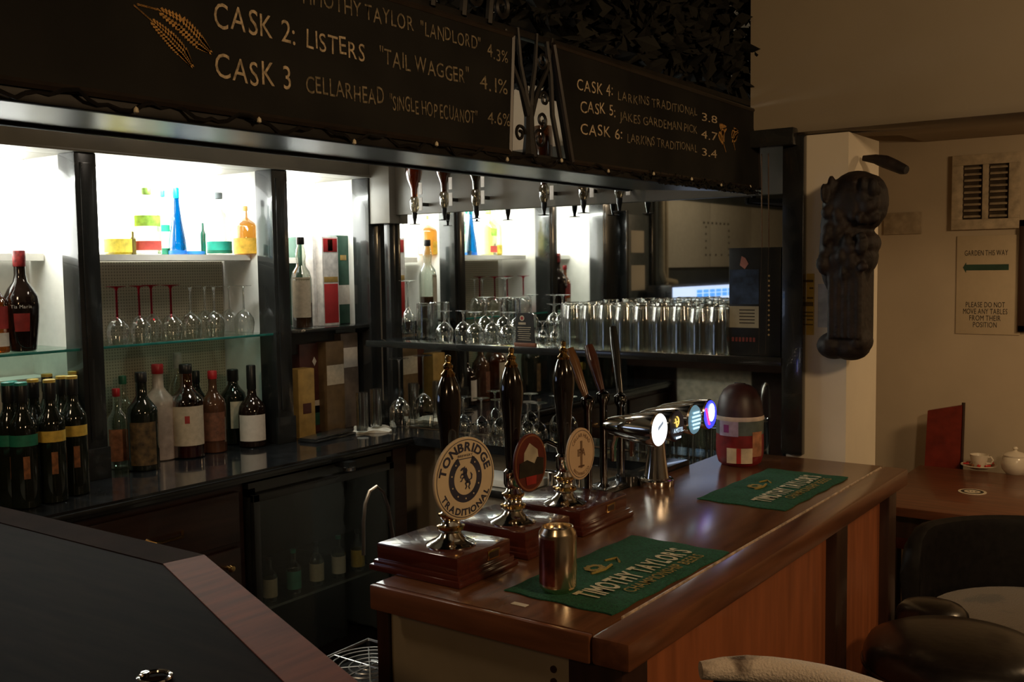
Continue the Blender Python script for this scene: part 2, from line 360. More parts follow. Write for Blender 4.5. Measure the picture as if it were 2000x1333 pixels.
# door seen in the mirror
y1, y0 = mir(1216), mir(1262)
dr = thing('service_door', 'dark grey door with papers pinned on it, reflected in the mirror beside the pipe', 'door', (-3.165, (y0 + y1) / 2, 0))
def prt(o, mbb, name, m):
    q = mbb.build(name, m); q.parent = o; q.location = -o.location; return q
if True:
    prt(dr, MB().box(-3.165, -3.14, y0, y1, 0, 1.98, .004), 'door_leaf', mat('door_paint', (0.07, 0.085, 0.085), .4))
    for a, b in ((y0 - .03, y0), (y1, y1 + .03)): prt(dr, MB().box(-3.165, -3.12, a, b, 0, 2.0, .003), 'door_frame', BLK)
    for (pa, pb, pc, pd, mm) in ((1200, 1232, 440, 478, PAPER), (1196, 1228, 505, 545, PAPER), (1190, 1202, 465, 485, mat('yellow_note', (.6, .5, .08), .8))):
        pass
    prt(dr, MB().box(-3.14, -3.137, y0 + .08, y0 + .25, 1.74, 1.88), 'paper', PAPER)
    prt(dr, MB().box(-3.14, -3.137, y0 + .07, y0 + .25, 1.50, 1.66), 'paper', PAPER)
    prt(dr, MB().box(-3.14, -3.137, y0 + .28, y0 + .33, 1.68, 1.76), 'yellow_note', mat('yellow_note', (.6, .5, .08), .8))
yp = mir(1275)
pp = MB().tube([(-3.10, yp, 2.5), (-3.10, yp, 1.62), (-3.10, yp - .03, 1.56), (-3.10, yp - .2, 1.54)], .022, 10).tube([(-3.10, yp - .06, 2.5), (-3.10, yp - .06, .95)], .018, 10)
tag(pp.build('wall_pipe', mat('painted_pipe', (.42, .38, .28), .35, var=.1)), 'pair of cream painted pipes bent at the foot, seen in the mirror', 'pipe')
# white planner boards and the till, seen in the mirror
ya, yb = mir(1530), mir(1288)
wb = thing('wall_planner', 'large white planner board with rows of dots, seen in the mirror', 'planner', (-3.165, (ya + yb) / 2, 1.8))
n = 3
for k in range(n):
    a = ya + (yb - ya) * k / n; b = ya + (yb - ya) * (k + 1) / n - .006
    q = prt(wb, MB().box(-3.165, -3.145, a, b, 1.64, 2.10, .003), 'board', mat('planner_white', (.62, .62, .55), .35, var=.06))
m = MB(); ym = ya + (yb - ya) * .62
for k in range(7): m.box(-3.145, -3.142, ym - .22 + k * .07, ym - .20 + k * .07, 1.95, 1.965)
for k in range(5): m.box(-3.145, -3.142, ym - .23, ym - .215, 1.72 + k * .045, 1.735 + k * .045); m.box(-3.145, -3.142, ym + .17, ym + .185, 1.72 + k * .05, 1.735 + k * .05)
for k in range(3): m.box(-3.145, -3.142, ym - .1 + k * .1, ym - .085 + k * .1, 1.72, 1.735)
prt(wb, m, 'printed_dots', INK)
a = 2 * YM - onx(1322, 575, -2.9).y; b = 2 * YM - onx(1440, 575, -2.9).y; zt = onx(1322, 562, -2.9).z
till = thing('till_screen', 'till with a glowing blue and white screen, reflected in the mirror', 'till', (-2.98, (a + b) / 2, ZW))
prt(till, MB().box(-3.10, -2.93, b - .03, a + .03, zt - .30, zt + .015, .01), 'casing', BLK)
prt(till, MB().box(-3.1, -2.96, (a + b) / 2 - .06, (a + b) / 2 + .06, ZW - .001, zt - .28, .01), 'stand', BLK)
prt(till, MB().box(-2.93, -2.926, b, a, zt - .27, zt), 'screen', emis('till_white', (.55, .68, 1.0), 1.4))
m = MB()
for k in range(6): m.box(-2.926, -2.924, b + .02 + k * .1, b + .10 + k * .1, zt - .075, zt - .05); m.box(-2.926, -2.924, b + .02 + k * .1, b + .10 + k * .1, zt - .045, zt - .025)
prt(till, m, 'screen_buttons', emis('till_blue', (.08, .35, 1.0), 1.3))

# ================================================================ GANTRY (mirror wall, shelf, posts)
ga = thing('bar_gantry', 'black bar gantry with a mirror back and a full-width glass shelf', 'gantry', (-2.0, 3.1, 0))
prt(ga, MB().box(-3.165, -1.112, YM, YM + .01, 0.955, 1.905), 'mirror', MIRROR)
prt(ga, MB().box(-3.05, -1.112, YM - .02, YM + .01, 1.896, 2.13, .003), 'optics_board', mat('optics_board_paint', (.15, .14, .115), .4, var=.12, scale=6))
prt(ga, MB().box(-3.168, -3.05, YM - .06, YM + .01, 1.86, 2.13, .003), 'corner_block', mat('optics_board_paint', (.15, .14, .115)))
prt(ga, MB().box(-3.11, -3.075, YM - .035, YM + .002, .953, 1.90, .003), 'mirror_trim', BLK)
# shelf : thick dark glass
SZ = 1.377
sh = prt(ga, MB().box(-2.80, -1.112, 2.90, 3.376, SZ - .014, SZ, .002), 'shelf', mat('smoked_glass_shelf', (.02, .024, .024), .08, var=.2, coat=.6))
q = MB().box(-2.80, -1.106, 2.894, 2.90, SZ - .022, SZ + .002, .001).build('shelf_edge', BLK); q.parent = sh
prt(ga, MB().box(-1.106, -1.042, 2.898, 2.924, 1.092, 2.03, .003), 'front_post', BLK)
prt(ga, MB().box(-1.112, -1.101, 2.926, 3.376, .955, 2.03, .002), 'side_board', BLK)
prt(ga, MB().box(-1.36, -1.06, 2.86, 2.90, 2.0, 2.05, .003), 'top_rail', BLK)
for x in (-2.72,): prt(ga, MB().tube([(x, 3.36, SZ - .014), (x, 3.36, SZ - .05), (x, 3.2, SZ - .014)], .006, 6), 'bracket', BLK)
# counter under the mirror, service side
prt(ga, MB().box(-2.80, -1.28, 3.30, 3.376, 0.02, .915), 'lower_wall_panel', OFFW)

# sink unit below
sk = thing('sink_unit', 'pale sink cabinet with a steel top behind the beer pumps', 'sink', (-1.9, 3.1, 0))
prt(sk, MB().box(-2.45, -1.40, 3.0, 3.19, 0, .80, .004), 'cabinet', OFFW)
prt(sk, MB().box(-2.47, -1.38, 2.98, 3.20, .80, .83, .004), 'steel_top', STEEL)
prt(sk, MB().tube([(-2.02, 3.10, .83), (-2.02, 3.10, .96), (-2.03, 3.09, 1.0), (-2.06, 3.06, 1.02), (-2.10, 3.02, 1.0), (-2.11, 3.01, .95)], .011, 10), 'tap_spout', CHROME)
for x in (-1.96, -2.08): prt(sk, MB().cyl(.014, .83, .89, 12, T(x, 3.12, 0)).box(x - .028, x + .028, 3.115, 3.125, .888, .90, .003), 'tap_lever', CHROME)
prt(sk, MB().box(-2.40, -2.12, 3.02, 3.17, .832, .86, .006), 'draining_tray', WHITE)

# ================================================================ CANOPY with chalkboards
CXF = -1.20
ca = thing('canopy', 'black overhead canopy hung above the bar counter carrying the chalkboards', 'canopy', (CXF, 1.6, 1.88))
m = MB(); y0, y1 = 0.15, 2.895
m.add([(CXF - .01, y0, 1.876), (CXF - .01, y1, 1.876), (-1.62, y1, 1.904), (-1.62, y0, 1.904), (CXF - .01, y0, 1.895), (CXF - .01, y1, 1.895), (-1.62, y1, 1.922), (-1.62, y0, 1.922)],
      [(0, 1, 2, 3), (7, 6, 5, 4), (0, 4, 5, 1), (1, 5, 6, 2), (2, 6, 7, 3), (3, 7, 4, 0)])
prt(ca, m, 'soffit_panel', mat('gloss_black_soffit', (.016, .015, .013), .32, var=.3, scale=6, coat=0.0, spec=.16))
prt(ca, MB().box(CXF - .012, CXF + .006, y0, y1, 1.866, 1.888, .004), 'front_rail', IRON)
prt(ca, MB().box(-1.63, -1.61, y0, y1, 1.898, 1.925, .004), 'rear_rail', IRON)
prt(ca, MB().box(CXF - .02, CXF, y0, 2.94, 2.125, 2.14, .003), 'top_rail', IRON)
for y in (0.5, 1.735, 2.88): prt(ca, MB().tube([(-1.6, y, 1.92), (-1.6, y, 2.5)], .010, 8), 'hanger_rod', IRON)
def board(label, poly):
    b = thing('chalkboard', label, 'chalkboard', (CXF, poly[0][0], poly[0][1]))
    F = FR((CXF + .004, 0, 0), (0, 1, 0), (0, 0, 1))
    q = MB().prism(poly, -.012, .006, F); prt(b, q, 'board_face', CHALK)
    m = MB(); n = len(poly)
    for i in range(n):
        a, c = poly[i], poly[(i + 1) % n]; m.tube([F @ Vector((a[0], a[1], .004)), F @ Vector((c[0], c[1], .004))], .006, 6)
    prt(b, m, 'frame', mat('board_frame', (.02, .014, .010), .4)); return b
b1 = board('long black chalkboard listing the first three casks, hung over the pumps', [(0.2, 1.888), (1.652, 1.888), (1.668, 2.118), (0.2, 2.118)])
b2 = board('second black chalkboard listing casks four to six, right of the iron tree', [(1.885, 1.886), (2.935, 1.886), (2.915, 2.112), (1.815, 2.125)])
def chalk(b, s, y, z, size, m, sx=1.0, jit=.06, slope=0):
    mb = MB(); F = FR((CXF + .0105, y, z), (0, 1, slope), (0, 0, 1)); text_mb(mb, s, size, F, jit, 'L', sx); return prt(b, mb, 'chalk_lettering', m)
# row 1-3 ; cap height is about 0.7 of size
def put(b, s, y0, y1, z, size, m, **k):
    w_ = sum(glyph(c)[2] for c in s) * size; return chalk(b, s, y0, z, size, m, sx=(y1 - y0) / w_, **k)
def yx(px, py=150): return onx(px, py, CXF).y
put(b1, 'CASK 1:', yx(410, 0), yx(560, 0), 2.072, .050, CHW)
put(b1, 'TIMOTHY TAYLOR', yx(575, 0), yx(800, 60), 2.072, .036, CHD)
put(b1, '"LANDLORD"', yx(812, 60), yx(930, 60), 2.072, .034, CHD)
put(b1, '4.3%', yx(942, 95), yx(985, 95), 2.062, .034, CHD)
put(b1, 'CASK 2:', yx(410), yx(572), 2.006, .050, CHW)
put(b1, 'LISTERS', yx(588), yx(706), 2.004, .040, CHW)
put(b1, '"TAIL WAGGER"', yx(732), yx(908), 2.004, .038, CHD)
put(b1, '4.1%', yx(928), yx(984), 2.000, .038, CHD)
put(b1, 'CASK 3', yx(410), yx(562), 1.934, .050, CHW)
put(b1, 'CELLARHEAD', yx(586), yx(742), 1.936, .038, CHD)
put(b1, '"SINGLE HOP ECUANOT"', yx(750), yx(922), 1.932, .036, CHD)
put(b1, '4.6%', yx(942), yx(988), 1.938, .034, CHD)
for (t, s2, pc, px1, z) in (('CASK 4:', 'LARKINS TRADITIONAL', '3.8', 1190, 2.044), ('CASK 5:', 'JAKES GARDEMAN PICK', '4.7', 1195, 1.998), ('CASK 6:', 'LARKINS TRADITIONAL', '3.4', 1208, 1.950)):
    put(b2, t, yx(1118 if z > 2 else 1124, 200), yx(px1, 200), z, .036, CHW, slope=.03)
    put(b2, s2, yx(px1 + 8, 200), yx(1355, 250), z, .030, CHD, slope=.02)
    put(b2, pc, yx(1362, 250), yx(1395, 250), z, .030, CHW, slope=.02)
def ear(b, pts, wd):
    m = MB(); F = Matrix.Identity(4)
    for i in range(len(pts) - 1):
        a = Vector(pts[i]); c = Vector(pts[i + 1])
        for k in range(7):
            t = k / 7; p = a.lerp(c, t); d = (c - a).normalized(); nrm = Vector((0, -d.z, d.y))
            u = (i + t) / (len(pts) - 1); ww = wd * (0.12 if u < .28 else math.sin(min(1, (u - .2) / .8) * PI) + .25)
            for sgn in (-1, 1):
                q = p + nrm * sgn * ww * .5
                m.add([q + nrm * sgn * ww * .5 - d * .002, q - d * .004, q - nrm * sgn * ww * .45 + d * .002, q + d * .005], [(0, 1, 2, 3)])
    for i in range(len(m.v)): m.v[i] = (CXF + .0115, m.v[i][1], m.v[i][2])
    prt(b, m, 'chalk_hop_drawing', CHG)
def pw(px, py): p = onx(px, py, CXF); return (CXF, p.y, p.z)
ear(b1, [pw(262, 12), pw(300, 22), pw(345, 50), pw(380, 85), pw(402, 105)], .011)
ear(b1, [pw(255, 16), pw(285, 42), pw(320, 75), pw(348, 105), pw(366, 132)], .009)
ear(b2, [pw(1410, 296), pw(1404, 275), pw(1400, 256), pw(1412, 250)], .018)
ear(b2, [pw(1428, 292), pw(1424, 272), pw(1428, 262), pw(1434, 258)], .016)

# wrought-iron tree between the boards
it = thing('iron_tree', 'wrought iron tree with curling branches between the two chalkboards', 'ironwork', (CXF, 1.735, 1.885))
def spiral(cy, cz, r, a0, turns, n=22, sg=1, x=CXF): return [(x, cy + r * (1 - .75 * k / n) * math.cos(a0 + sg * turns * 2 * PI * k / n), cz + r * (1 - .75 * k / n) * math.sin(a0 + sg * turns * 2 * PI * k / n)) for k in range(n + 1)]
prt(it, MB().tube([(CXF, 1.735, 1.885), (CXF, 1.733, 1.93), (CXF, 1.733, 1.99)], [.017, .011, .010], 8), 'trunk', IRON)
for dy, zt_ in ((-.075, 2.13), (-.035, 2.14), (.03, 2.14), (.085, 2.14)):
    prt(it, MB().tube([(CXF, 1.733 + dy * .05, 1.97), (CXF, 1.733 + dy * .35, 2.02), (CXF, 1.733 + dy * .8, 2.07), (CXF, 1.733 + dy * 1.05, zt_)], [.009, .006, .005, .004], 6), 'branch', IRON)
for cy, cz, r, a0, sg in ((1.772, 1.925, .022, PI, -1), (1.78, 1.965, .018, -PI / 2, 1), (1.79, 2.01, .016, PI, -1), (1.70, 1.93, .018, 0, 1), (1.785, 2.09, .02, PI, 1)):
    prt(it, MB().tube(spiral(cy, cz, r, a0, 1.3, sg=sg), .0035, 5), 'scroll', IRON)
prt(it, MB().tube([(CXF, 1.80, 2.13), (CXF, 1.815, 2.06), (CXF, 1.82, 1.98), (CXF, 1.85, 1.89)], .006, 6), 'stem', IRON)
# iron crest above the left board
cr = thing('iron_cresting', 'black iron scrollwork standing on the canopy above the long chalkboard', 'ironwork', (CXF, 1.4, 2.14))
for cy, cz, r, a0, sg in ((1.40, 2.165, .03, 0, 1), (1.47, 2.18, .035, PI, -1), (1.56, 2.18, .035, 0, 1), (1.64, 2.17, .03, PI, -1), (1.30, 2.17, .03, 0, 1)):
    prt(cr, MB().tube(spiral(cy, cz, r, a0, 1.4, sg=sg), .006, 6), 'scroll', IRON)
for y in (1.35, 1.43, 1.52, 1.60): prt(cr, MB().tube([(CXF, y, 2.13), (CXF, y + .01, 2.2), (CXF, y + .03, 2.26)], .008, 6), 'upright', IRON)
# dried hop bines
def leaves(name, n, fn, m, size):
    mb = MB()
    for k in range(n):
        p = Vector(fn()); s = size * random.uniform(.6, 1.3)
        M = T(*p) @ RZ(random.uniform(0, 6.3)) @ RX(random.uniform(0, 6.3)) @ RY(random.uniform(0, 6.3))
        mb.add([(-s * .5, 0, 0), (0, -s * .35, s * .1), (s * .7, 0, 0), (0, s * .35, s * .1)], [(0, 1, 2, 3)], M)
    return mb.build(name, m, smooth=False)
HOP = mat('dried_hops', (.007, .0065, .0035), .9, var=.6, scale=20)
def fh():
    y = random.uniform(1.86, 3.10); t = (y - 1.86) / 1.24
    return (CXF - .22 + random.uniform(-.24, .22), y, random.uniform(2.15, 2.52))
tag(leaves('hop_bine', 5200, fh, HOP, .05), 'thick dark mass of dried hop bines piled on the canopy over the right chalkboard', 'dried hops', kind='stuff')
def fh2(): return (CXF + random.gauss(-.06, .03), random.gauss(3.02, .05), random.gauss(2.17, .035))
tag(leaves('hop_sprig', 500, fh2, HOP, .035), 'dark sprig of dried hops sticking out past the right end of the canopy', 'dried hops', kind='stuff')
m = MB(); pts = []
for k in range(170):
    y = .25 + k * .0158; pts.append((CXF + .012 + .006 * math.sin(k * 1.1), y, 1.878 + .007 * math.sin(k * .7) + .004 * math.cos(k * 1.9)))
vine = thing('vine_garland', 'thin twisted vine garland along the bottom edge of the canopy', 'garland', (CXF, 1.5, 1.878))
prt(vine, MB().tube(pts, .0028, 5), 'vine', IRON)
for k in range(9, 170, 13): prt(vine, MB().lathe([(0, -.005), (.0035, -.002), (.003, .003), (0, .006)], 8, T(pts[k][0] + .004, pts[k][1], pts[k][2])), 'bead', mat('pearl_bead', (.7, .62, .45), .2, var=.1))
ld = leaves('garland_leaf', 260, lambda: (lambda q: (CXF + random.uniform(.004, .016), q, 1.878 + random.uniform(-.012, .010)))(random.uniform(2.2, 2.93)), HOP, .014)
ld.parent = vine; ld.location = -vine.location; ld['kind'] = 'stuff'
# hanging cords by the right-hand post
pc = ony(1487, 330, 2.95)
for dx, nm in ((0, 'left'), (.022, 'right')):
    tag(MB().tube([(pc.x + dx, 2.95, 1.99), (pc.x + dx + .003, 2.95, 1.7), (pc.x + dx - .006, 2.95, 1.385)], .0022, 5).build('hanging_cord', mat('brown_cord', (.10, .06, .03), .8)), 'thin brown cord hanging beside the gantry post, the %s one of two' % nm, 'cord', 'cords by the gantry post')

# ================================================================ BAR COUNTER
ZC = 1.09
bc = thing('bar_counter', 'polished brown wooden bar counter with a reddish panelled front', 'bar counter', (-1.0, 2.1, 0))
YN, YE, XB, XF = 1.305, 2.875, -1.265, -0.733
prt(bc, MB().box(XB, -0.803, YN + .012, YE, ZC - .030, ZC, .0015), 'top', BARW)
prt(bc, MB().box(-0.800, XF, YN, YE, ZC - .046, ZC, .007), 'front_lipping', BARE)
prt(bc, MB().box(XB - .002, -0.802, YN - .002, YN + .011, ZC - .046, ZC - .0003, .004), 'end_lipping', BARX)
m = MB()
m.box(-0.803, -0.800, YN + .1, YE - .02, ZC - .004, ZC + .0008)
prt(bc, m, 'seam_highlight', mat('pale_seam_highlight', (.55, .42, .30), .3, var=.5, scale=60))  # pale strip paints the highlight along the seam groove
prt(bc, MB().box(XB + .01, -.80, YN + .03, YE - .02, ZC - .05, ZC - .030), 'under_frame', POST)
prt(bc, MB().box(-1.26, -.865, 1.352, 1.365, 0.02, ZC - .048), 'end_panel', mat('end_panel_paint', (.30, .235, .15), .7, var=.15, scale=5, bump=.2))
prt(bc, MB().box(-1.29, -1.262, 1.345, 2.87, 0.02, ZC - .048), 'back_panel', POST)
PY = [(1.335, 1.42), (2.36, 2.445), (2.80, 2.872)]
for k, (a, b) in enumerate(PY): prt(bc, MB().box(-.862, -.762, a, b, 0, ZC - .046, .005), 'post', POST)
for a, b in ((1.42, 2.36), (2.445, 2.80)): prt(bc, MB().box(-.80, -.788, a, b, .10, ZC - .046), 'front_panel', PANW)
prt(bc, MB().box(-.80, -.77, 1.42, 2.80, 0.0, .12, .004), 'kick_board', POST)
prt(bc, MB().cyl(.006, 0, .003, 12, T(-.900, 1.352, .999) @ RX(PI / 2)).cyl(.006, 0, .003, 12, T(-.900, 1.352, .978) @ RX(PI / 2)), 'screw_plug', POST)

# near arm of the bar with a mitred edge
NZ = 1.09
na = thing('bar_flap', 'dark polished bar flap with a red-brown wooden edge in the near left corner', 'bar counter', (-1.8, .9, NZ))
P0 = (-3.1, 1.245); P1 = (-1.682, 1.260); P2 = (-.97, .975); P3 = (-.62, .835); P4 = (-.62, .2); P5 = (-3.1, .2)
def inset(a, b, d):
    v = (Vector(b) - Vector(a)).normalized(); nrm = Vector((v.y, -v.x)); return nrm * d
W_ = .085; n1 = inset(P0, P1, W_); n2 = inset(P1, P3, W_)
a0 = Vector(P0) + n1; b0 = Vector(P1) + n1; b1_ = Vector(P1) + n2; c1 = Vector(P3) + n2
d1 = (b0 - a0).normalized(); d2 = (c1 - b1_).normalized(); den = d1.x * d2.y - d1.y * d2.x
t_ = ((b1_.x - a0.x) * d2.y - (b1_.y - a0.y) * d2.x) / den; Pm = a0 + d1 * t_
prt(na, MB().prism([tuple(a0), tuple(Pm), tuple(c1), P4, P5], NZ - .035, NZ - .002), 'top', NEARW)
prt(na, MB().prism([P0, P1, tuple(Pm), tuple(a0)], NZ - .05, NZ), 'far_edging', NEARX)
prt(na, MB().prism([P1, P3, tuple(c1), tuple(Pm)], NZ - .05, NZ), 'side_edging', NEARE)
prt(na, MB().box(-3.1, -1.95, .3, 1.15, .02, NZ - .05), 'cabinet', DKW)
prt(na, MB().box(-2.80, -2.32, 1.151, 1.158, .55, NZ - .06, .002), 'service_side_panel', mat('splash_paint', (.60, .55, .42), .5))
rp = onz(302, 1328, NZ)
r = thing('steel_ring', 'small steel ring lying flat on the near bar flap', 'ring', (rp.x, rp.y, NZ))
prt(r, MB().tube([(rp.x + .022 * math.cos(a * PI / 10), rp.y + .022 * math.sin(a * PI / 10), NZ + .003) for a in range(21)], .0035, 8), 'hoop', CHROME)
prt(r, MB().cyl(.006, NZ - .001, NZ + .006, 12, T(rp.x - .022, rp.y, 0)), 'boss', CHROME)
tg = thing('bar_towel', 'dark green bar towel folded at the far left end of the near bar flap', 'bar towel', (-2.6, 1.22, NZ), group=None)
prt(tg, MB().box(-2.95, -2.44, 1.10, 1.235, NZ + .0005, NZ + .012, .004), 'cloth', GREEN)

# ================================================================ BEER PUMPS
def pump(x, y, box, label, clip, h=0.345):
    bx0, bx1, by0, by1 = box
    pm = thing('beer_pump', label, 'beer pump', (x, y, ZC), group='hand pumps on the bar')
    zb = ZC + .052
    prt(pm, MB().box(bx0 - .012, bx1 + .012, by0 - .010, by1 + .010, ZC + .0005, ZC + .012, .003).box(bx0 - .006, bx1 + .006, by0 - .005, by1 + .005, ZC + .011, ZC + .020, .003)
        .box(bx0, bx1, by0, by1, ZC + .019, zb, .004), 'box_base', MAHO)
    yc = (by0 + by1) / 2
    prt(pm, MB().box(bx1, bx1 + .002, yc - .022 + .03, yc + .014 + .03, ZC + .026, ZC + .044, .0008), 'name_plate', BRASS)
    prt(pm, MB().box(bx1 + .002, bx1 + .0025, yc - .018 + .03, yc + .010 + .03, ZC + .029, ZC + .041), 'plate_inset', POST)
    L = T(x, y, zb)
    prt(pm, MB().lathe([(0, 0), (.046, 0), (.047, .003), (.040, .007), (.030, .011), (.023, .018), (.019, .025), (.024, .030), (.025, .036), (.019, .041), (.017, .048), (.021, .053), (.022, .060), (.016, .066), (.013, .074), (0, .074)], 28, L), 'chrome_base', CHROME)
    prt(pm, MB().lathe([(.0195, .029), (.0262, .032), (.0262, .037), (.0195, .040)], 28, L).lathe([(.019, .053), (.0232, .056), (.0232, .060), (.018, .063)], 28, L), 'brass_ring', BRASS)
    prt(pm, MB().lathe([(0, .070), (.016, .072), (.019, .080), (.019, .105), (.014, .110), (0, .110)], 24, L), 'collar', CHROME)
    prt(pm, MB().lathe([(0, .104), (.013, .106), (.0145, .13), (.016, .17), (.0185, .21), (.0225, .245), (.0245, .268), (.0235, .285), (.019, .302), (.0145, .313), (.012, .318), (0, .318)], 28, L), 'handle', EBONY)
    prt(pm, MB().lathe([(0, .316), (.0125, .317), (.0135, .322), (.010, .326), (.0075, .330), (.0095, .334), (.0095, .338), (.006, .341), (.0045, .345), (.006, .350), (.0055, .355), (0, .358)], 20, L), 'finial', BRASS)
    clip(pm, x, y, zb); return pm
CLIPC = mat('clip_cream', (.66, .52, .34), .45, var=.06, scale=20)
CLIPN = mat('clip_navy', (.035, .035, .06), .5, var=.2)
CLIPR = mat('clip_red', (.10, .016, .010), .45, var=.3, scale=30)
CLIPT = mat('clip_tan', (.60, .42, .26), .45, var=.06, scale=20)
def disc(pm, c, R, rot, name, m, th=.006, ry=1.0, z0=0):
    F = FR(c, (math.sin(rot), math.cos(rot), 0), (0, 0, 1)) ; F = F @ Matrix.Diagonal((1, ry, 1, 1))
    q = MB().lathe([(0, z0), (R * .985, z0), (R, z0 + .001), (R, z0 + th - .001), (R * .985, z0 + th), (0, z0 + th)], 56, F); prt(pm, q, name, m); return F
def ringmesh(r0, r1, z, F, seg=56): return MB().lathe([(r0, z), (r1, z)], seg, F)
def stem_clip(pm, c, x, y, z):
    prt(pm, MB().tube([(x, y, z), (x + (c[0] - x) * .5, y + (c[1] - y) * .5, z + .004), (c[0], c[1], c[2] - .01)], .006, 6), 'clip_bracket', BRASS)
def horse(F, s, z):
    """rampant horse silhouette"""
    m = MB()
    def stroke(pts, w):
        n = len(pts); vs = []
        for k, p in enumerate(pts):
            a = Vector(pts[max(k - 1, 0)]); c = Vector(pts[min(k + 1, n - 1)]); d = (c - a).normalized(); h = w[k] * .5
            vs += [((p[0] - d.y * h) * s, (p[1] + d.x * h) * s, z), ((p[0] + d.y * h) * s, (p[1] - d.x * h) * s, z)]
        m.add(vs, [(2 * k, 2 * k + 1, 2 * k + 3, 2 * k + 2) for k in range(n - 1)], F)
    stroke([(.16, -.16), (.06, -.02), (-.02, .14), (-.06, .30)], [.20, .20, .22, .16])
    stroke([(-.05, .20), (-.07, .36), (-.10, .46), (-.20, .44), (-.28, .38)], [.18, .15, .12, .11, .06])
    stroke([(-.06, .46), (-.03, .56)], [.07, .01]); stroke([(.00, .46), (.06, .34), (.05, .20)], [.10, .12, .06])
    stroke([(-.06, .18), (-.22, .22), (-.30, .12), (-.27, .04)], [.10, .07, .05, .05]); stroke([(-.02, .10), (-.18, .04), (-.24, -.08), (-.32, -.08)], [.10, .07, .05, .05])
    stroke([(.14, -.14), (.00, -.22), (.06, -.36), (-.02, -.46)], [.16, .10, .06, .06]); stroke([(.20, -.14), (.26, -.28), (.18, -.38), (.24, -.50)], [.14, .09, .06, .06])
    stroke([(.22, -.10), (.36, -.04), (.38, .12), (.30, .24)], [.05, .07, .08, .02]); return m
def clip1(pm, x, y, zb):
    c = (-1.147, 1.430, 1.276); stem_clip(pm, c, x, y, zb + .085)
    F = disc(pm, c, .076, .13, 'pump_clip', CLIPC); z = .0066
    m = ringmesh(.0705, .0718, z, F); m.v += ringmesh(0, 0, 0, F).v[:0]
    prt(pm, m, 'clip_rim_line', CLIPN)
    global BOLD
    BOLD = .035; m = MB(); arc_text(m, 'TONBRIDGE', .0225, .0585, PI / 2, F, True, 1.18, z); arc_text(m, 'TRADITIONAL', .0170, .0615, -PI / 2, F, False, 1.12, z); BOLD = 0.0; text_mb(m, 'BREWERY', .0062, F @ T(0, .0405, z), 0, 'C', 1.3)
    m.add([(-.024, .036, z), (.024, .036, z), (.024, .0375, z), (-.024, .0375, z)], [(0, 1, 2, 3)], F)
    prt(pm, m, 'clip_lettering', CLIPN)
    m = MB(); n = 40
    vs = []; fs = []
    for k in range(n + 1):
        a = PI / 2 + .45 + (2 * PI - .9) * k / n; vs += [(.044 * math.cos(a) * .95, .044 * math.sin(a), z), (.030 * math.cos(a) * .95, .030 * math.sin(a), z)]
    for k in range(n): fs.append((2 * k, 2 * k + 1, 2 * k + 3, 2 * k + 2))
    m.add(vs, fs, F); prt(pm, m, 'horseshoe_print', CLIPN)
    prt(pm, horse(F, .042, z + .0003), 'horse_print', CLIPN)
    m = MB()
    for k in range(9):
        a = PI / 2 + .75 + (2 * PI - 1.5) * k / 8; m.cyl(.0016, z, z + .0006, 8, F @ T(.037 * math.cos(a) * .95, .037 * math.sin(a), 0))
    prt(pm, m, 'nail_dots', CLIPC)
def clip2(pm, x, y, zb):
    c = (-1.147, 1.640, 1.270); stem_clip(pm, c, x, y, zb + .085)
    F = disc(pm, c, .048, .12, 'pump_clip', CLIPR, ry=1.22); z = .0066
    prt(pm, ringmesh(.0435, .0465, z, F), 'clip_rim', mat('clip_rim_orange', (.20, .07, .03), .5))
    m = MB(); vs = [(-.022, -.002, z), (.024, -.002, z), (.020, .020, z), (-.004, .033, z), (-.020, .018, z)]; m.add(vs, [(0, 1, 2, 3, 4)], F); prt(pm, m, 'clip_picture_sky', mat('clip_sky', (.42, .36, .26), .5))
    m = MB(); m.add([(-.036, -.022, z), (.036, -.022, z), (.038, .004, z), (.018, .008, z), (.010, -.002, z), (-.012, .006, z), (-.034, .002, z)], [(0, 1, 2, 3, 4, 5, 6)], F @ T(0, 0, .0004)); prt(pm, m, 'clip_picture_scene', mat('clip_scene', (.018, .014, .008), .5, var=.5, scale=60))
    m = MB(); m.add([(-.014, -.036, z), (.014, -.036, z), (.016, -.022, z), (-.016, -.022, z)], [(0, 1, 2, 3)], F @ T(0, 0, .0006)); prt(pm, m, 'clip_banner', mat('clip_bright_red', (.28, .02, .015), .5))
def clip3(pm, x, y, zb):
    c = (-1.147, 1.829, 1.258); stem_clip(pm, c, x, y, zb + .085)
    F = disc(pm, c, .0475, .10, 'pump_clip', CLIPT, ry=1.18); z = .0066
    prt(pm, ringmesh(.0425, .0435, z, F), 'clip_rim_line', CLIPN)
    m = MB(); arc_text(m, 'CELLAR HEAD', .0095, .0345, PI / 2, F, True, 1.1, z); arc_text(m, 'BREWING CO', .0080, .0365, -PI / 2, F, False, 1.1, z)
    text_mb(m, 'IPA', .020, F @ T(0, -.004, z), 0, 'C', .9); m.box(-.003, -.001, -.026, .024, z, z + .0004, 0, F); m.box(.001, .003, -.026, .024, z, z + .0004, 0, F); m.box(-.010, .010, -.024, -.021, z, z + .0004, 0, F)
    prt(pm, m, 'clip_lettering', mat('clip_brown', (.12, .06, .03), .6))
pump(-1.190, 1.445, (-1.318, -1.122, 1.378, 1.540), 'beer pump nearest the camera, its large cream clip showing a black horse', clip1)
pump(-1.190, 1.645, (-1.318, -1.122, 1.590, 1.752), 'middle beer pump with a dark red oval clip', clip2)
pump(-1.190, 1.838, (-1.318, -1.122, 1.792, 1.992), 'farthest beer pump, with a plain tan oval clip', clip3)

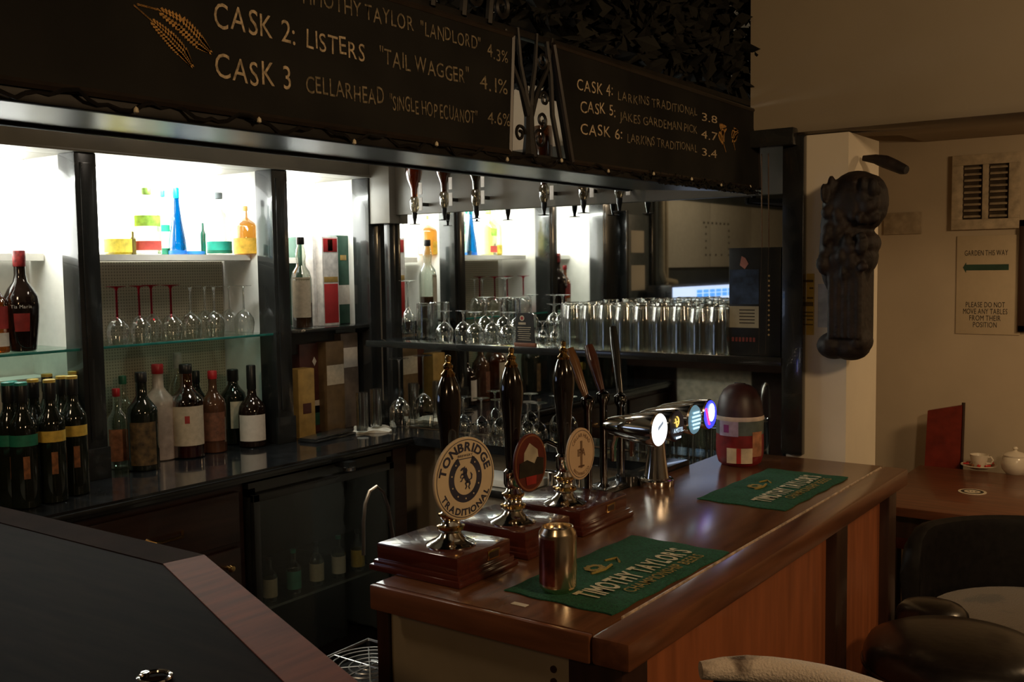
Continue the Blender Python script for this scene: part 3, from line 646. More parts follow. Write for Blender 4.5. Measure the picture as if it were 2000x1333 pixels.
# ---- can
cp = onz(1090, 1153, ZC + .006)
cn = thing('drink_can', 'silver-gold drinks can standing on the near green bar towel', 'can', (cp.x, cp.y, ZC + .006))
CANM = mat('can_metal', (.80, .66, .46), .22, metal=1.0, var=.08)
cn_b = MB().lathe([(0, .004), (.022, .002), (.026, 0), (.0325, .008), (.033, .012), (.033, .100), (.0325, .104), (.0275, .112), (.0275, .114), (.0260, .1135), (.0255, .108), (0, .108)], 36).build('can_body', CANM, cn)
m = MB().lathe([(.0332, .015), (.0332, .096)], 20, None, -2.35, -1.15).build('red_print', mat('can_red', (.34, .10, .07), .25, metal=.9, var=.5, scale=50), cn)
m = MB().box(-.010, .010, -.006, .006, .1082, .1095, .0005).build('ring_pull', CHROME, cn)

# ---- bar towels
def towel(c, ang, lx, ly, label):
    """ly along the bar, lx across; local x across to the customer side"""
    t = thing('bar_towel', label, 'bar towel', (c[0], c[1], ZC + .0008), ang, 'green bar towels on the counter')
    vs = []; fs = []; nx, ny = 14, 26
    for zt in (0, 1):
        for j in range(ny + 1):
            for i in range(nx + 1):
                x = -lx / 2 + lx * i / nx; y = -ly / 2 + ly * j / ny
                wob = .0012 * math.sin(i * 1.3 + j * .8) + .001 * math.sin(j * 1.7)
                edge = i in (0, nx) or j in (0, ny)
                vs.append((x + .002 * math.sin(j * .9), y + .003 * math.sin(i * 1.1), (0 if not zt else (.0035 + abs(wob) if not edge else .0022))))
    N = (nx + 1) * (ny + 1)
    for j in range(ny):
        for i in range(nx):
            a = j * (nx + 1) + i; fs.append((N + a, N + a + 1, N + a + nx + 2, N + a + nx + 1)); fs.append((a, a + nx + 1, a + nx + 2, a + 1))
    for j in range(ny):
        for i in (0, nx): a = j * (nx + 1) + i; fs.append((a, a + nx + 1, N + a + nx + 1, N + a))
    for i in range(nx):
        for j in (0, ny): a = j * (nx + 1) + i; fs.append((a, a + 1, N + a + 1, N + a))
    MB().add(vs, fs).build('cloth', GREEN, t)
    F = FR((0, 0, .0058), (0, 1, 0), (-1, 0, 0))
    global BOLD
    BOLD = .03; m = MB(); w_ = sum(glyph(k)[2] for k in "TIMOTHY TAYLOR'S") * .066; text_mb(m, "TIMOTHY TAYLOR'S", .066, F @ T(-ly * .41, -lx * .25, 0), .02, 'L', ly * .80 / w_); m.build('lettering', TWHITE, t); BOLD = .012
    m = MB(); s2 = 'CHAMPIONSHIP BEERS'; w_ = sum(glyph(k)[2] for k in s2) * .034; text_mb(m, s2, .034, F @ T(-ly * .26, -lx * .40, 0), .02, 'L', ly * .62 / w_); m.build('small_lettering', TGOLD, t); BOLD = 0.0
    m = MB()
    for k in range(9): a = k * .7; m.lathe([(0, 0), (.007, 0), (0, .0008)], 7, F @ T(-.03 + .017 * math.cos(a), lx * .20 + .013 * math.sin(a), 0))
    m.tube([F @ Vector((-.065, lx * .13, 0)), F @ Vector((-.03, lx * .10, 0)), F @ Vector((.005, lx * .13, 0))], .003, 5)
    m.tube([F @ Vector((.02, lx * .24, 0)), F @ Vector((.05, lx * .20, 0)), F @ Vector((.03, lx * .12, 0))], .0025, 5)
    m.build('crest', TGOLD, t); return t
towel((-.922, 1.622), -.03, .222, .44, 'green bar towel under the drinks can, nearest the camera')
towel((-.945, 2.445), -.02, .222, .44, 'green bar towel lying flat near the far end of the counter')

# small bits on counter
q = onz(1018, 1183, ZC); tag(MB().box(q.x - .018, q.x + .012, q.y - .006, q.y + .006, ZC + .0005, ZC + .0015, 0).build('paper_scrap', PAPER), 'tiny white paper scrap beside the corner of the near green towel', 'paper')

# ================================================================ KEG FONT
fx = -1.145
tw = thing('keg_font', 'chrome beer font with four glowing round badges at the back of the counter', 'beer tap', (-1.2, 2.33, ZC))
heads = [onx(1288, 840, fx), onx(1322, 832, fx), onx(1357, 820, fx), onx(1387, 810, fx)]
prt(tw, MB().lathe([(0, 0), (.045, 0), (.046, .003), (.046, .016), (.042, .020), (.033, .022), (0, .022)], 32, T(-1.218, 2.318, ZC)), 'base_ring', CHROME)
prt(tw, MB().lathe([(.034, .02), (.030, .04), (.025, .075), (.022, .11), (.022, .15)], 32, T(-1.218, 2.318, ZC)), 'column', CHROME)
prt(tw, MB().cyl(.030, 0, .026, 24, T(-1.285, 2.285, ZC)), 'side_plug', BLK)
prt(tw, MB().tube([(-1.215, heads[0].y + .05, 1.245), (-1.215, heads[-1].y + .05, 1.247)], .024, 14), 'manifold', CHROME)
HM = [('badge_white', (1.0, 1.0, 1.0), 2.2), ('badge_black', (.02, .02, .03), 0.2), ('badge_blue_grey', (.10, .20, .26), .9), ('badge_blue', (.03, .04, 1.0), 2.0)]
for k, hd in enumerate(heads):
    c = (fx, hd.y, hd.z); F = FR(c, (0, 1, 0), (0, 0, 1))
    Fb = F @ Matrix.Diagonal((1, 1, -1, 1))
    R_ = .040 if k == 0 else .038
    prt(tw, MB().lathe([(R_, 0), (R_ + .003, .004), (R_ + .002, .02), (R_ - .003, .06), (R_ - .010, .10), (R_ - .018, .135), (R_ - .026, .155), (R_ - .032, .165), (0, .166)], 32, Fb), 'tap_head', CHROME if k != 1 else mat('dark_chrome', (.2, .2, .2), .12, metal=1))
    prt(tw, MB().tube([(c[0] - .12, c[1], c[2] - .02), (c[0] - .13, c[1], c[2] - .05), (c[0] - .13, c[1], c[2] - .09)], .008, 8), 'nozzle', CHROME)
    L = prt(tw, MB().lathe([(0, .003), (R_ - .002, .002), (R_, -.001)], 40, F), 'badge', emis(*HM[k]))
    m = MB(); z = .0045
    if k == 0:
        m.add([(-.016, -.002, z), (.012, .014, z), (.012, .022, z), (-.016, .008, z)], [(0, 1, 2, 3)], F); q = m.build('badge_print', emis('badge_grey', (.25, .32, .42), .8)); 
    elif k == 1:
        m.tube([F @ Vector((-.010 + .012 * math.cos(a * .3), .012 + .012 * math.sin(a * .3), z)) for a in range(-4, 6)], .002, 5); m.tube([F @ Vector((-.016, .02, z)), F @ Vector((-.008, -.002, z))], .002, 5); m.tube([F @ Vector((-.022, .010, z)), F @ Vector((0, .012, z))], .0015, 5)
        q = m.build('badge_print', emis('badge_gold', (.9, .65, .15), 1.0))
        m2 = MB(); text_mb(m2, 'AMSTEL', .016, F @ T(0, -.016, z), 0, 'C', .9); m2.box(-.014, .014, -.032, -.027, z, z + .0005, 0, F); q2 = m2.build('badge_lettering', emis('badge_pale', (.6, .8, 1.0), 1.5)); q2.parent = L
    elif k == 2:
        for j, wd_ in enumerate((.018, .024, .026, .022, .018)): m.box(-wd_, wd_, .016 - j * .010, .021 - j * .010, z, z + .0005, 0, F)
        q = m.build('badge_print', emis('badge_pale2', (.5, .75, .85), 1.3))
    else:
        m.lathe([(0, z), (.024, z)], 28, F @ T(0, .006, 0) @ Matrix.Diagonal((.8, 1, 1, 1))); q = m.build('badge_print', emis('badge_hot', (.75, .95, 1.0), 4.0))
        m2 = MB(); m2.tube([F @ Vector((-.034 + .004 * a, .02 - .01 * a * .9, z)) for a in range(6)], .003, 5); q2 = m2.build('badge_swirl', emis('badge_red', (1, .05, .2), 1.5)); q2.parent = L
    q.parent = L
# drip tray behind the font
tag(MB().box(-1.34, -1.27, 2.15, 2.62, ZC - .03, ZC + .012, .004).build('drip_tray', BLK), 'long black drip tray under the glowing beer font', 'tray')

# ---- charity tin
tp = onz(1442, 912, ZC)
ct = thing('charity_tin', 'domed charity collecting tin with a red and white flag print beside the font', 'charity tin', (-1.152, 2.70, ZC))
cx_, cy_, cz_ = ct.location
def ctp(m, n, mm): q = m.build(n, mm); q.parent = ct; return q
ctp(MB().lathe([(0, 0), (.050, 0), (.060, .008), (.066, .03), (.067, .06), (.066, .09)], 32), 'tin_base', mat('tin_dark_red', (.20, .012, .015), .4, var=.3))
ctp(MB().lathe([(.066, .09), (.0665, .13)], 32), 'tin_wall', mat('tin_grey_green', (.10, .13, .12), .5, var=.3))
ctp(MB().lathe([(.0675, .13), (.068, .136), (.067, .142)], 32), 'white_band', mat('tin_band', (.6, .5, .42), .5))
ctp(MB().lathe([(.066, .142), (.064, .16), (.058, .19), (.046, .213), (.030, .226), (.012, .231), (0, .232)], 32), 'dome_lid', mat('tin_lid', (.03, .008, .008), .45, var=.5, scale=25))
ctp(MB().box(-.016, .016, -.0025, .0025, .2285, .2325, .0008), 'coin_slot', BLK)
d0 = math.atan2(-2.70, 1.125)
ctp(MB().lathe([(.0672, .012), (.0678, .055)], 14, None, d0 - .55, d0 + .55), 'white_patch', mat('tin_white', (.62, .52, .36), .5))
ctp(MB().lathe([(.0682, .012), (.0684, .055)], 4, None, d0 - .12, d0 + .06), 'red_stripe', mat('tin_red', (.42, .02, .02), .5))
ctp(MB().lathe([(.0676, .088), (.0676, .13)], 10, None, d0 - .95, d0 - .05), 'lilac_patch', mat('tin_lilac', (.42, .34, .50), .5))
ctp(MB().lathe([(.0682, .098), (.0682, .12)], 5, None, d0 - .70, d0 - .45), 'purple_stripe', mat('tin_purple', (.25, .03, .20), .5))
ctp(MB().lathe([(.0676, .03), (.0676, .10)], 8, None, d0 + .55, d0 + 1.1), 'face_print', mat('tin_skin', (.42, .18, .09), .6, var=.4, scale=40))

# ================================================================ BOTTLES
def prof_for(kind, h, r):
    if kind == 'wine': return [(0, .003 * h), (r * .9, 0), (r, .01 * h), (r, .62 * h), (r * .93, .68 * h), (r * .6, .74 * h), (r * .42, .79 * h), (r * .38, .86 * h), (r * .38, 1 * h)], .84
    if kind == 'spirit': return [(0, .003 * h), (r * .92, 0), (r, .01 * h), (r, .58 * h), (r * .92, .64 * h), (r * .55, .71 * h), (r * .36, .76 * h), (r * .34, .90 * h), (r * .34, .95 * h)], .90
    if kind == 'liqueur': return [(0, 0), (r * .68, 0), (r * .74, .01 * h), (r * .95, .30 * h), (r, .44 * h), (r * .95, .54 * h), (r * .72, .62 * h), (r * .42, .69 * h), (r * .33, .76 * h), (r * .32, .86 * h), (r * .32, .95 * h)], .84
    if kind == 'whisky': return [(0, 0), (r * .92, 0), (r, .015 * h), (r, .54 * h), (r * .85, .62 * h), (r * .48, .68 * h), (r * .44, .74 * h), (r * .52, .79 * h), (r * .44, .86 * h), (r * .34, .90 * h), (r * .34, .96 * h)], .92
    if kind == 'round': return [(0, 0), (r * .92, 0), (r, .015 * h), (r, .42 * h), (r * .92, .50 * h), (r * .6, .57 * h), (r * .36, .62 * h), (r * .30, .70 * h), (r * .30, .95 * h)], .70
    if kind == 'taper': return [(0, 0), (r * .95, 0), (r, .01 * h), (r * .92, .2 * h), (r * .55, .52 * h), (r * .36, .76 * h), (r * .32, .85 * h), (r * .32, .95 * h)], .84
def lat_r(prof, z):
    for (r0, z0), (r1, z1) in zip(prof, prof[1:]):
        if z0 <= z <= z1 and z1 > z0: return r0 + (r1 - r0) * (z - z0) / (z1 - z0)
    return prof[-1][0]
def bottle(px, top, w, z0, x, kind, gm, capm, label, labels=(), group=None, liquid=None, sq=1.0, txt=None, h=None, rr=None, y=None, topm=None):
    """labels: (z0 fraction, z1 fraction, half angle, material)"""
    b = onx(px, 700, x)
    for _ in range(3): b = onx(px, CY + 0, x)
    yy = b.y if y is None else y
    hh = (onx(px, top, x).z - z0) if h is None else h
    dist = math.hypot(x, yy); r = (w / 2 * math.sqrt(x * x + yy * yy) * math.cos(math.atan((px - 1000) / _f)) / _f) if rr is None else rr
    o = thing('bottle', label, 'bottle', (x, yy, z0 + .0006), 0, group)
    prof, cf = prof_for(kind, hh, r)
    MB().lathe(prof, 26, Matrix.Diagonal((1, sq, 1, 1)) if sq != 1 else None).build('glass_body', gm, o)
    rn = lat_r(prof, cf * hh)
    if capm: MB().lathe([(rn * 1.06, cf * hh), (rn * 1.12, (cf + .01) * hh), (rn * 1.12, .99 * hh), (rn * 1.0, hh), (0, hh * 1.001)], 16).build('cap', capm, o)
    if topm: MB().lathe([(rn * 1.13, .975 * hh), (rn * 1.13, hh * .998), (rn * 1.0, hh * 1.002), (0, hh * 1.003)], 16).build('cap_top', topm, o)
    if liquid:
        lm, lf = liquid; pl = [(max(0, q[0] - .0015), q[1] + .002) for q in prof if q[1] < lf * hh]; pl.append((max(0, lat_r(prof, lf * hh) - .0015), lf * hh)); pl.append((0, lf * hh)); MB().lathe(pl, 22).build('liquid', lm, o)
    ac = math.atan2(-yy, -x)
    for lb in labels:
        a, c, ha, lm = lb[:4]; off = lb[4] if len(lb) > 4 else 0
        n = 6; pr = [(lat_r(prof, (a + (c - a) * k / n) * hh) + .0008, (a + (c - a) * k / n) * hh) for k in range(n + 1)]
        MB().lathe(pr, 14, None, ac + off - ha, ac + off + ha).build('label', lm, o)
    if txt:
        s, zf, size, tm = txt; m = MB(); tot = sum(glyph(k)[2] for k in s) * size; a = ac - tot / r / 2
        for ch in s:
            vs, fs, wd = glyph(ch); aa = a + wd * size / r / 2; R2 = lat_r(prof, zf * hh) + .0018
            m.add(vs, fs, T(R2 * math.cos(aa), R2 * math.sin(aa), zf * hh) @ FR((0, 0, 0), (-math.sin(aa), math.cos(aa), 0), (0, 0, 1)) @ T(-wd * size / 2, 0, 0) @ Matrix.Diagonal((size, size, 1, 1))); a += wd * size / r
        m.build('label_lettering', tm, o)
    return o
DKG = mat('dark_bottle_glass', (.008, .010, .006), .08, var=.3, coat=.6)
DKB = mat('brown_black_glass', (.012, .006, .004), .08, var=.3, coat=.6)
CLB = glass('clear_bottle', (.78, .82, .76), .04, .45, .08)
AMB = glass('amber_bottle', (.50, .22, .05), .05, .35, .07)
REDC = mat('red_cap', (.40, .015, .02), .35); BLC = mat('black_cap', (.01, .01, .01), .35); YELC = mat('yellow_cap', (.55, .40, .08), .4); TEALC = mat('teal_cap', (.02, .22, .17), .4)
LCREAM = mat('label_cream', (.52, .44, .32), .7, var=.12, scale=60); LWHITE = mat('label_white', (.66, .60, .52), .7, var=.08, scale=50)
LYEL = mat('label_yellow', (.60, .40, .06), .6, var=.2, scale=60); LGRN = mat('label_green', (.01, .16, .09), .6, var=.2, scale=60)
LDK = mat('label_dark', (.03, .02, .015), .6, var=.4, scale=50); LORG = mat('label_orange_figure', (.20, .07, .02), .6, var=.6, scale=60); LRED = mat('label_red', (.35, .03, .025), .6, var=.3)
LBRN = mat('label_brown', (.16, .06, .03), .6, var=.4, scale=60)
# -- bay A: glass shelf
GZ = 1.405
bottle(45, 490, 66, GZ, -3.27, 'liqueur', DKB, mat('red_black_cap', (.25, .02, .02), .4, var=.8, scale=60), 'dark pear-shaped liqueur bottle with white script on the left glass shelf', [(.20, .38, .45, LRED)], txt=('Tia Maria', .43, .016, LWHITE))
bottle(-3, 520, 40, GZ, -3.27, 'spirit', AMB, REDC, 'orange-red bottle cut off by the left edge on the glass shelf', [(.30, .58, 1.2, LRED), (.08, .25, 1.2, LWHITE)], h=.26)
# -- bay A: wine bottles on the worktop
GW = 'wine bottles at the foot of the left bay'
spec = [(10, -3.16, TEALC, LGRN, 'green-banded wine bottle cut by the left edge in the front row'), (36, -3.12, TEALC, LGRN, 'wine bottle with teal cap and green band, front row of the left bay'),
        (92, -3.12, YELC, LYEL, 'wine bottle with yellow cap top and yellow band, front row of the left bay'), (136, -3.16, YELC, LYEL, 'yellow-banded wine bottle half behind the first black pillar')]
for px, x, cm_, lm_, lb in spec:
    bottle(px, 735, 55, ZW, x + .13, 'wine', DKG, BLC, lb, [(.50, .59, 1.25, lm_), (.24, .42, .22, LORG, .15)], GW, h=.382, rr=.0415, topm=cm_)
for i, (px, x, cm_) in enumerate(((60, -3.24, YELC), (116, -3.25, YELC), (18, -3.24, TEALC), (88, -3.36, YELC), (140, -3.36, YELC))):
    bottle(px, 735, 55, ZW, x + .13, 'wine', DKG, BLC, 'dark wine bottle %s behind the banded ones' % ('with yellow cap left of centre', 'nearest the pillar', 'with teal cap at far left', 'in the back row, centre', 'in the back row by the pillar')[i], [(.30, .415, 1.25, LYEL if cm_ == YELC else LGRN)], GW, h=.375, rr=.0400, topm=cm_)
# -- bay B worktop
GB = 'spirits at the foot of the middle bay'
bottle(272, 728, 60, ZW, -3.20, 'spirit', DKG, BLC, 'tall black bottle with faint gold figures, leftmost of the front spirits', [(.06, .50, .9, mat('label_skull_gold', (.09, .055, .02), .6, var=.8, scale=40))], GB)
bottle(222, 760, 40, ZW, -3.30, 'spirit', CLB, REDC, 'clear bottle with orange-red label close by the first pillar', [(.10, .50, .9, mat('label_pink_orange', (.4, .16, .08), .6, var=.5, scale=40))], GB)
bottle(305, 712, 60, ZW, -3.32, 'spirit', mat('pale_pink_bottle', (.36, .27, .22), .3), REDC, 'pale pinkish bottle with a red cap behind the tall black one', [], GB)
bottle(345, 690, 36, ZW, -3.44, 'wine', CLB, mat('pale_cap', (.4, .38, .33), .4), 'tall clear bottle at the back, left of the white square label', [], GB)
sqm = bottle(360, 712, 66, ZW, -3.27, 'spirit', AMB, BLC, 'square bourbon bottle with a large cream label and black cap', [(.14, .56, 1.15, LCREAM), (.38, .46, .14, LRED)], GB, liquid=(mat('bourbon', (.10, .03, .008), .1, coat=.5), .14))
bottle(412, 725, 48, ZW, -3.27, 'spirit', mat('brown_rum_glass', (.07, .028, .014), .12, var=.3, coat=.5), REDC, 'brown bottle with red cap just right of the square bourbon', [(.15, .50, 1.0, LBRN)], GB)
bottle(380, 725, 34, ZW, -3.42, 'wine', DKG, BLC, 'dark bottle neck showing between the bourbon and the brown bottle', [], GB)
bottle(452, 722, 50, ZW, -3.36, 'wine', DKG, BLC, 'dark wine bottle with a narrow cream label behind the round whisky', [(.22, .58, .55, LCREAM, .3)], GB)
bottle(488, 714, 54, ZW, -3.24, 'round', DKB, BLC, 'round-shouldered whisky bottle with white label by the second pillar', [(.08, .40, 1.1, LWHITE)], GB)
bottle(236, 735, 40, ZW, -3.45, 'spirit', CLB, mat('green_cap', (.02, .1, .05), .4), 'clear bottle with green cap at the back left of the middle bay', [], GB)
# -- bay B top white shelf, backlit
TZ = 1.7256; GT = 'backlit bottles on the white shelf'
def tint(n, c): return glass(n, c, .05, .3, .05)
bottle(240, 350, 54, TZ, -3.40, 'spirit', tint('lemon_glass', (.80, .76, .45)), None, 'lemon-yellow bottle, leftmost on the white shelf', [(.0, .22, 1.5, mat('label_lemon', (.75, .6, .08), .6, var=.3, scale=40))], GT, h=.26)
bottle(268, 440, 14, TZ, -3.36, 'wine', mat('olive_glass', (.18, .14, .04), .2), None, 'slim olive bottle between the yellow and the red ones', [], GT, h=.085, rr=.010)
bottle(297, 355, 50, TZ, -3.36, 'spirit', tint('pale_lemon_glass', (.72, .72, .60)), mat('lime_cap', (.3, .5, .1), .4), 'clear bottle with a red label on the white shelf', [(.06, .20, 1.3, mat('label_coral', (.70, .10, .08), .6)), (.42, .58, 1.2, mat('label_lime', (.35, .60, .08), .6, var=.4, scale=40))], GT, h=.25)
bottle(328, 400, 24, TZ, -3.42, 'spirit', tint('sea_green_glass', (.42, .62, .5)), mat('emerald_cap', (.05, .5, .3), .4), 'green and white bottle just left of the blue one', [(.36, .46, 1.3, mat('label_emerald', (.02, .45, .25), .6)), (.0, .10, 1.5, LGRN)], GT, h=.25)
bottle(354, 368, 34, TZ, -3.37, 'taper', tint('cyan_glass', (.01, .20, .36)), mat('cyan_cap', (.0, .35, .45), .4), 'bright blue tapering gin bottle on the white shelf', [(.0, .06, 1.5, mat('deep_blue_foot', (.01, .12, .5), .4))], GT)
bottle(384, 355, 46, TZ, -3.39, 'spirit', tint('ice_glass', (.62, .66, .68)), None, 'white frosted bottle with a blue foot right of the blue gin', [(.0, .05, 1.5, mat('blue_foot', (.03, .22, .65), .4))], GT, h=.27)
bottle(404, 415, 13, TZ, -3.36, 'wine', mat('mint_glass', (.02, .22, .12), .2), None, 'slim dark green bottle right of the frosted one', [], GT, h=.125, rr=.010)
bottle(435, 350, 48, TZ, -3.37, 'spirit', tint('clear_gin_glass', (.62, .66, .62)), mat('grey_cap', (.3, .34, .36), .4), 'clear square gin bottle with a teal label', [(.07, .21, 1.3, mat('label_teal', (.02, .38, .28), .6)), (.02, .07, 1.4, LGRN)], GT, h=.25)
bottle(494, 355, 62, TZ, -3.36, 'spirit', tint('orange_glass', (.70, .45, .16)), mat('gold_cap', (.5, .3, .05), .4), 'wide orange liqueur bottle at the right end of the white shelf', [(.02, .34, 1.4, mat('label_orange', (.75, .42, .04), .6, var=.3, scale=40))], GT, h=.20)
# -- bay C shelf
CZ = 1.4126; GC = 'whisky on the dark shelf of the right-hand bay'
bottle(592, 464, 40, CZ, -3.24, 'whisky', CLB, BLC, 'clear malt whisky bottle with cream label on the dark shelf', [(.12, .56, 1.0, LCREAM)], GC, liquid=(mat('malt', (.10, .035, .01), .1), .28))
def carton(px0, px1, top, z0, x, m, label, bands=(), deco=None, base=None):
    p0 = onx(px0, 600, x); p1 = onx(px1, 600, x); zt_ = onx((px0 + px1) / 2, top, x).z
    o = thing('carton', label, 'carton', (x, (p0.y + p1.y) / 2, z0 + .0006), 0, 'whisky cartons')
    hw = (p1.y - p0.y) / 2; hh = zt_ - z0
    MB().box(-.07, 0, -hw, hw, 0, hh, .0015).build('box_body', m, o)
    MB().box(-.066, -.003, -hw + .003, hw - .003, hh, hh + .0012, .0004).build('lid_flap', m, o)
    for a, c, k, bm_ in bands: MB().box(0.0001, .0014, -hw * k, hw * k, a * hh, c * hh, .0003).build('printed_band', bm_, o)
    if deco:
        a, s, dm = deco; MB().prism([(-s * .6, 0), (0, -s), (s * .6, 0), (0, s)], .0002, .0022, FR((0, 0, a * hh), (0, 1, 0), (0, 0, 1))).build('diamond_print', dm, o)
    return o
CGR = mat('carton_green', (.02, .075, .045), .5, var=.2); CWH = mat('carton_white', (.70, .66, .62), .5); CRE = mat('carton_red', (.42, .02, .02), .5, var=.1); CGO = mat('carton_gold', (.42, .26, .07), .45, var=.25, scale=20)
CBR = mat('carton_brown', (.075, .022, .014), .5, var=.2); CBZ = mat('carton_bronze', (.14, .085, .035), .45, var=.2); CGY = mat('carton_grey', (.16, .12, .09), .5, var=.2)
carton(588, 611, 464, CZ, -3.40, CGR, 'dark green whisky carton behind the malt bottle', [(.58, .64, .6, CGO)])
carton(614, 634, 460, CZ, -3.30, CWH, 'plain white whisky tube box left of the red one')
carton(632, 663, 463, CZ, -3.26, CWH, 'red and white whisky carton standing on the dark shelf', [(.03, .47, .86, CRE), (.49, .55, .86, CGO), (.83, .98, .86, CRE), (.84, .97, .30, LORG)])
carton(661, 684, 461, CZ, -3.32, CGR, 'dark green carton with white label right of the red one', [(.22, .44, .96, LWHITE), (.72, .78, .5, CGO)])
# -- bay C worktop cartons
carton(578, 610, 722, ZW, -3.20, CGO, 'gold whisky carton, shortest in the row on the worktop', [(.35, .5, .5, CBR)])
carton(582, 638, 672, ZW, -3.27, CBR, 'dark brown whisky carton with a white diamond on it', [(.08, .30, 1.0, CGR), (.22, .36, .5, LCREAM)], (.80, .02, LWHITE))
carton(634, 669, 668, ZW, -3.22, CBZ, 'bronze whisky carton with a cream label, second from the right', [(.52, .74, .95, LCREAM)])
carton(664, 697, 652, ZW, -3.24, CGY, 'tall grey-brown whisky carton nearest the corner pillar', [(.64, .85, .9, LWHITE)])

# ================================================================ GLASSES
def goblet_parts(o, h, r, bowl_h, m, stemr=.004, footr=None, sm=None):
    """stands upside down: rim on the shelf, foot in the air"""
    footr = footr or r * .8; sm = sm or STEMG
    MB().lathe([(r * .86, 0), (r * .95, bowl_h * .25), (r, bowl_h * .45), (r * .92, bowl_h * .65), (r * .62, bowl_h * .86), (r * .25, bowl_h * .97), (stemr, bowl_h)], 24).build('bowl', m, o)
    MB().lathe([(stemr * 1.3, bowl_h), (stemr, bowl_h + .01), (stemr, h - .015), (stemr * 2, h - .006)], 10).build('stem', sm, o)
    MB().lathe([(stemr * 2, h - .006), (footr * .6, h - .003), (footr, h - .0015), (footr, h), (0, h)], 24).build('foot', sm, o)
def goblet(x, y, z, h, r, bh, label, group, m=None, footr=None, sm=None, name='wine_glass'):
    o = thing(name, label, 'glass', (x, y, z + .0006), random.uniform(0, 6), group); goblet_parts(o, h, r, bh, m or CLEAR, footr=footr, sm=sm); return o
# red-stemmed and clear wine glasses in bay B
ordn = ['first', 'second', 'third', 'fourth', 'fifth', 'sixth', 'seventh', 'eighth', 'ninth', 'tenth', 'eleventh', 'twelfth', 'thirteenth', 'fourteenth', 'fifteenth']
for k, px in enumerate((228, 272, 296, 334)):
    p = onx(px, 600, (-3.27, -3.30, -3.40, -3.29)[k])
    goblet(p.x, p.y, GZ, .205, .041, .095, 'upside-down wine glass with a red stem, %s from the left in the middle bay' % ordn[k], 'red-stemmed glasses in the middle bay', None, .034, REDG)
for k, (px, x) in enumerate(((372, -3.30), (400, -3.42), (418, -3.28), (448, -3.40), (476, -3.28))):
    p = onx(px, 600, x); goblet(p.x, p.y, GZ, .195, .042, .098, 'upside-down clear wine glass, %s after the red stems in the middle bay' % ordn[k], 'clear wine glasses in the middle bay', None, .034)
# gantry shelf
p = ony(797, 600, 3.05); goblet(p.x, p.y, SZ, .235, .028, .125, 'tall slim upside-down flute at the left end of the gantry shelf', None, None, .036, name='champagne_flute')
def tumbler(x, y, z, h, r, r2, label, group, m=None, name='pint_glass', bulge=True):
    """upside down: wide rim down at z"""
    m = m or PINTG; prof = [(r, 0), (r * .985, h * .25), (r * .955, h * .55)] + ([(r * .97, h * .66), (r * .93, h * .72)] if bulge else []) + [(r2, h * .985), (r2 * .9, h), (r2 * .8, h - .004), (0, h - .006)]
    inn = [(r - .003, .001), (r2 - .003, h - .012), (0, h - .013)]
    mb = MB().lathe(prof, 24).lathe(inn, 24); o = mb.build(name, m); o.location = (x, y, z + .0006); tag(o, label, 'glass', group); return o
for k, (px, y) in enumerate(((831, 3.08), (862, 3.15))):
    p = ony(px, 640, y); tumbler(p.x, p.y, SZ, .145, .037, .034, 'tall straight tumbler upside down, %s one right of the flute' % ('left' if k == 0 else 'right'), 'tall tumblers on the gantry shelf', CLEAR, 'tumbler', False)
k = 0
for px, y in ((868, 3.0), (905, 3.06), (928, 2.98), (962, 3.06), (993, 3.0)):
    p = ony(px, 640, y); goblet(p.x, p.y, SZ, .118, .036, .075, 'small upside-down stemmed glass, %s in the front row of the gantry shelf' % ordn[k], 'stemmed glasses on the gantry shelf', None, .030); k += 1
k = 0
for px, y in ((948, 3.22), (984, 3.2), (1012, 3.22)):
    p = ony(px, 620, y); goblet(p.x, p.y, SZ, .165, .036, .09, 'taller upside-down stemmed glass, %s in the back row behind the small ones' % ordn[k], 'tall stemmed glasses at the back of the gantry shelf', None, .034); k += 1
p = ony(1024, 640, 2.95)
mc = thing('menu_card', 'small black card with a red badge and white print standing on the gantry shelf', 'card', (p.x, p.y, SZ))
MB().box(-.046, .046, 0, .012, 0, .012, .002).build('card_base', mat('card_base_wood', (.20, .08, .04), .5), mc)
F = T(0, .004, .010)
MB().prism([(-.042, 0), (.042, 0), (.034, .104), (.012, .110), (-.030, .108), (-.040, .09)], -.0015, .0015, FR((0, .006, .010), (1, 0, 0), (0, 0, 1))).build('card_face', mat('card_black', (.015, .013, .010), .4), mc)
FF = FR((0, .0040, .010), (1, 0, 0), (0, 0, 1))
MB().cyl(.010, .0002, .001, 20, FF @ T(-.012, .090, 0)).build('badge', LCREAM, mc); MB().cyl(.006, .001, .0016, 16, FF @ T(-.012, .090, 0)).build('badge_centre', LRED, mc)
m = MB(); m.box(-.028, .004, .067, .075, .0004, .0008, 0, FF)
for j in range(7): m.box(-.032 + .004 * (j % 2), .026 - .003 * (j % 3), .056 - j * .0075, .0585 - j * .0075, .0004, .0008, 0, FF)
m.build('printed_lines', mat('card_print', (.40, .34, .24), .7), mc)
for k, px in enumerate((1060, 1083)):
    p = ony(px, 650, 2.96); goblet(p.x, p.y, SZ, .092, .019, .06, 'tiny upside-down liqueur glass, the %s one beside the black card' % ('left', 'right')[k], 'liqueur glasses on the gantry shelf', None, .022, name='liqueur_glass')
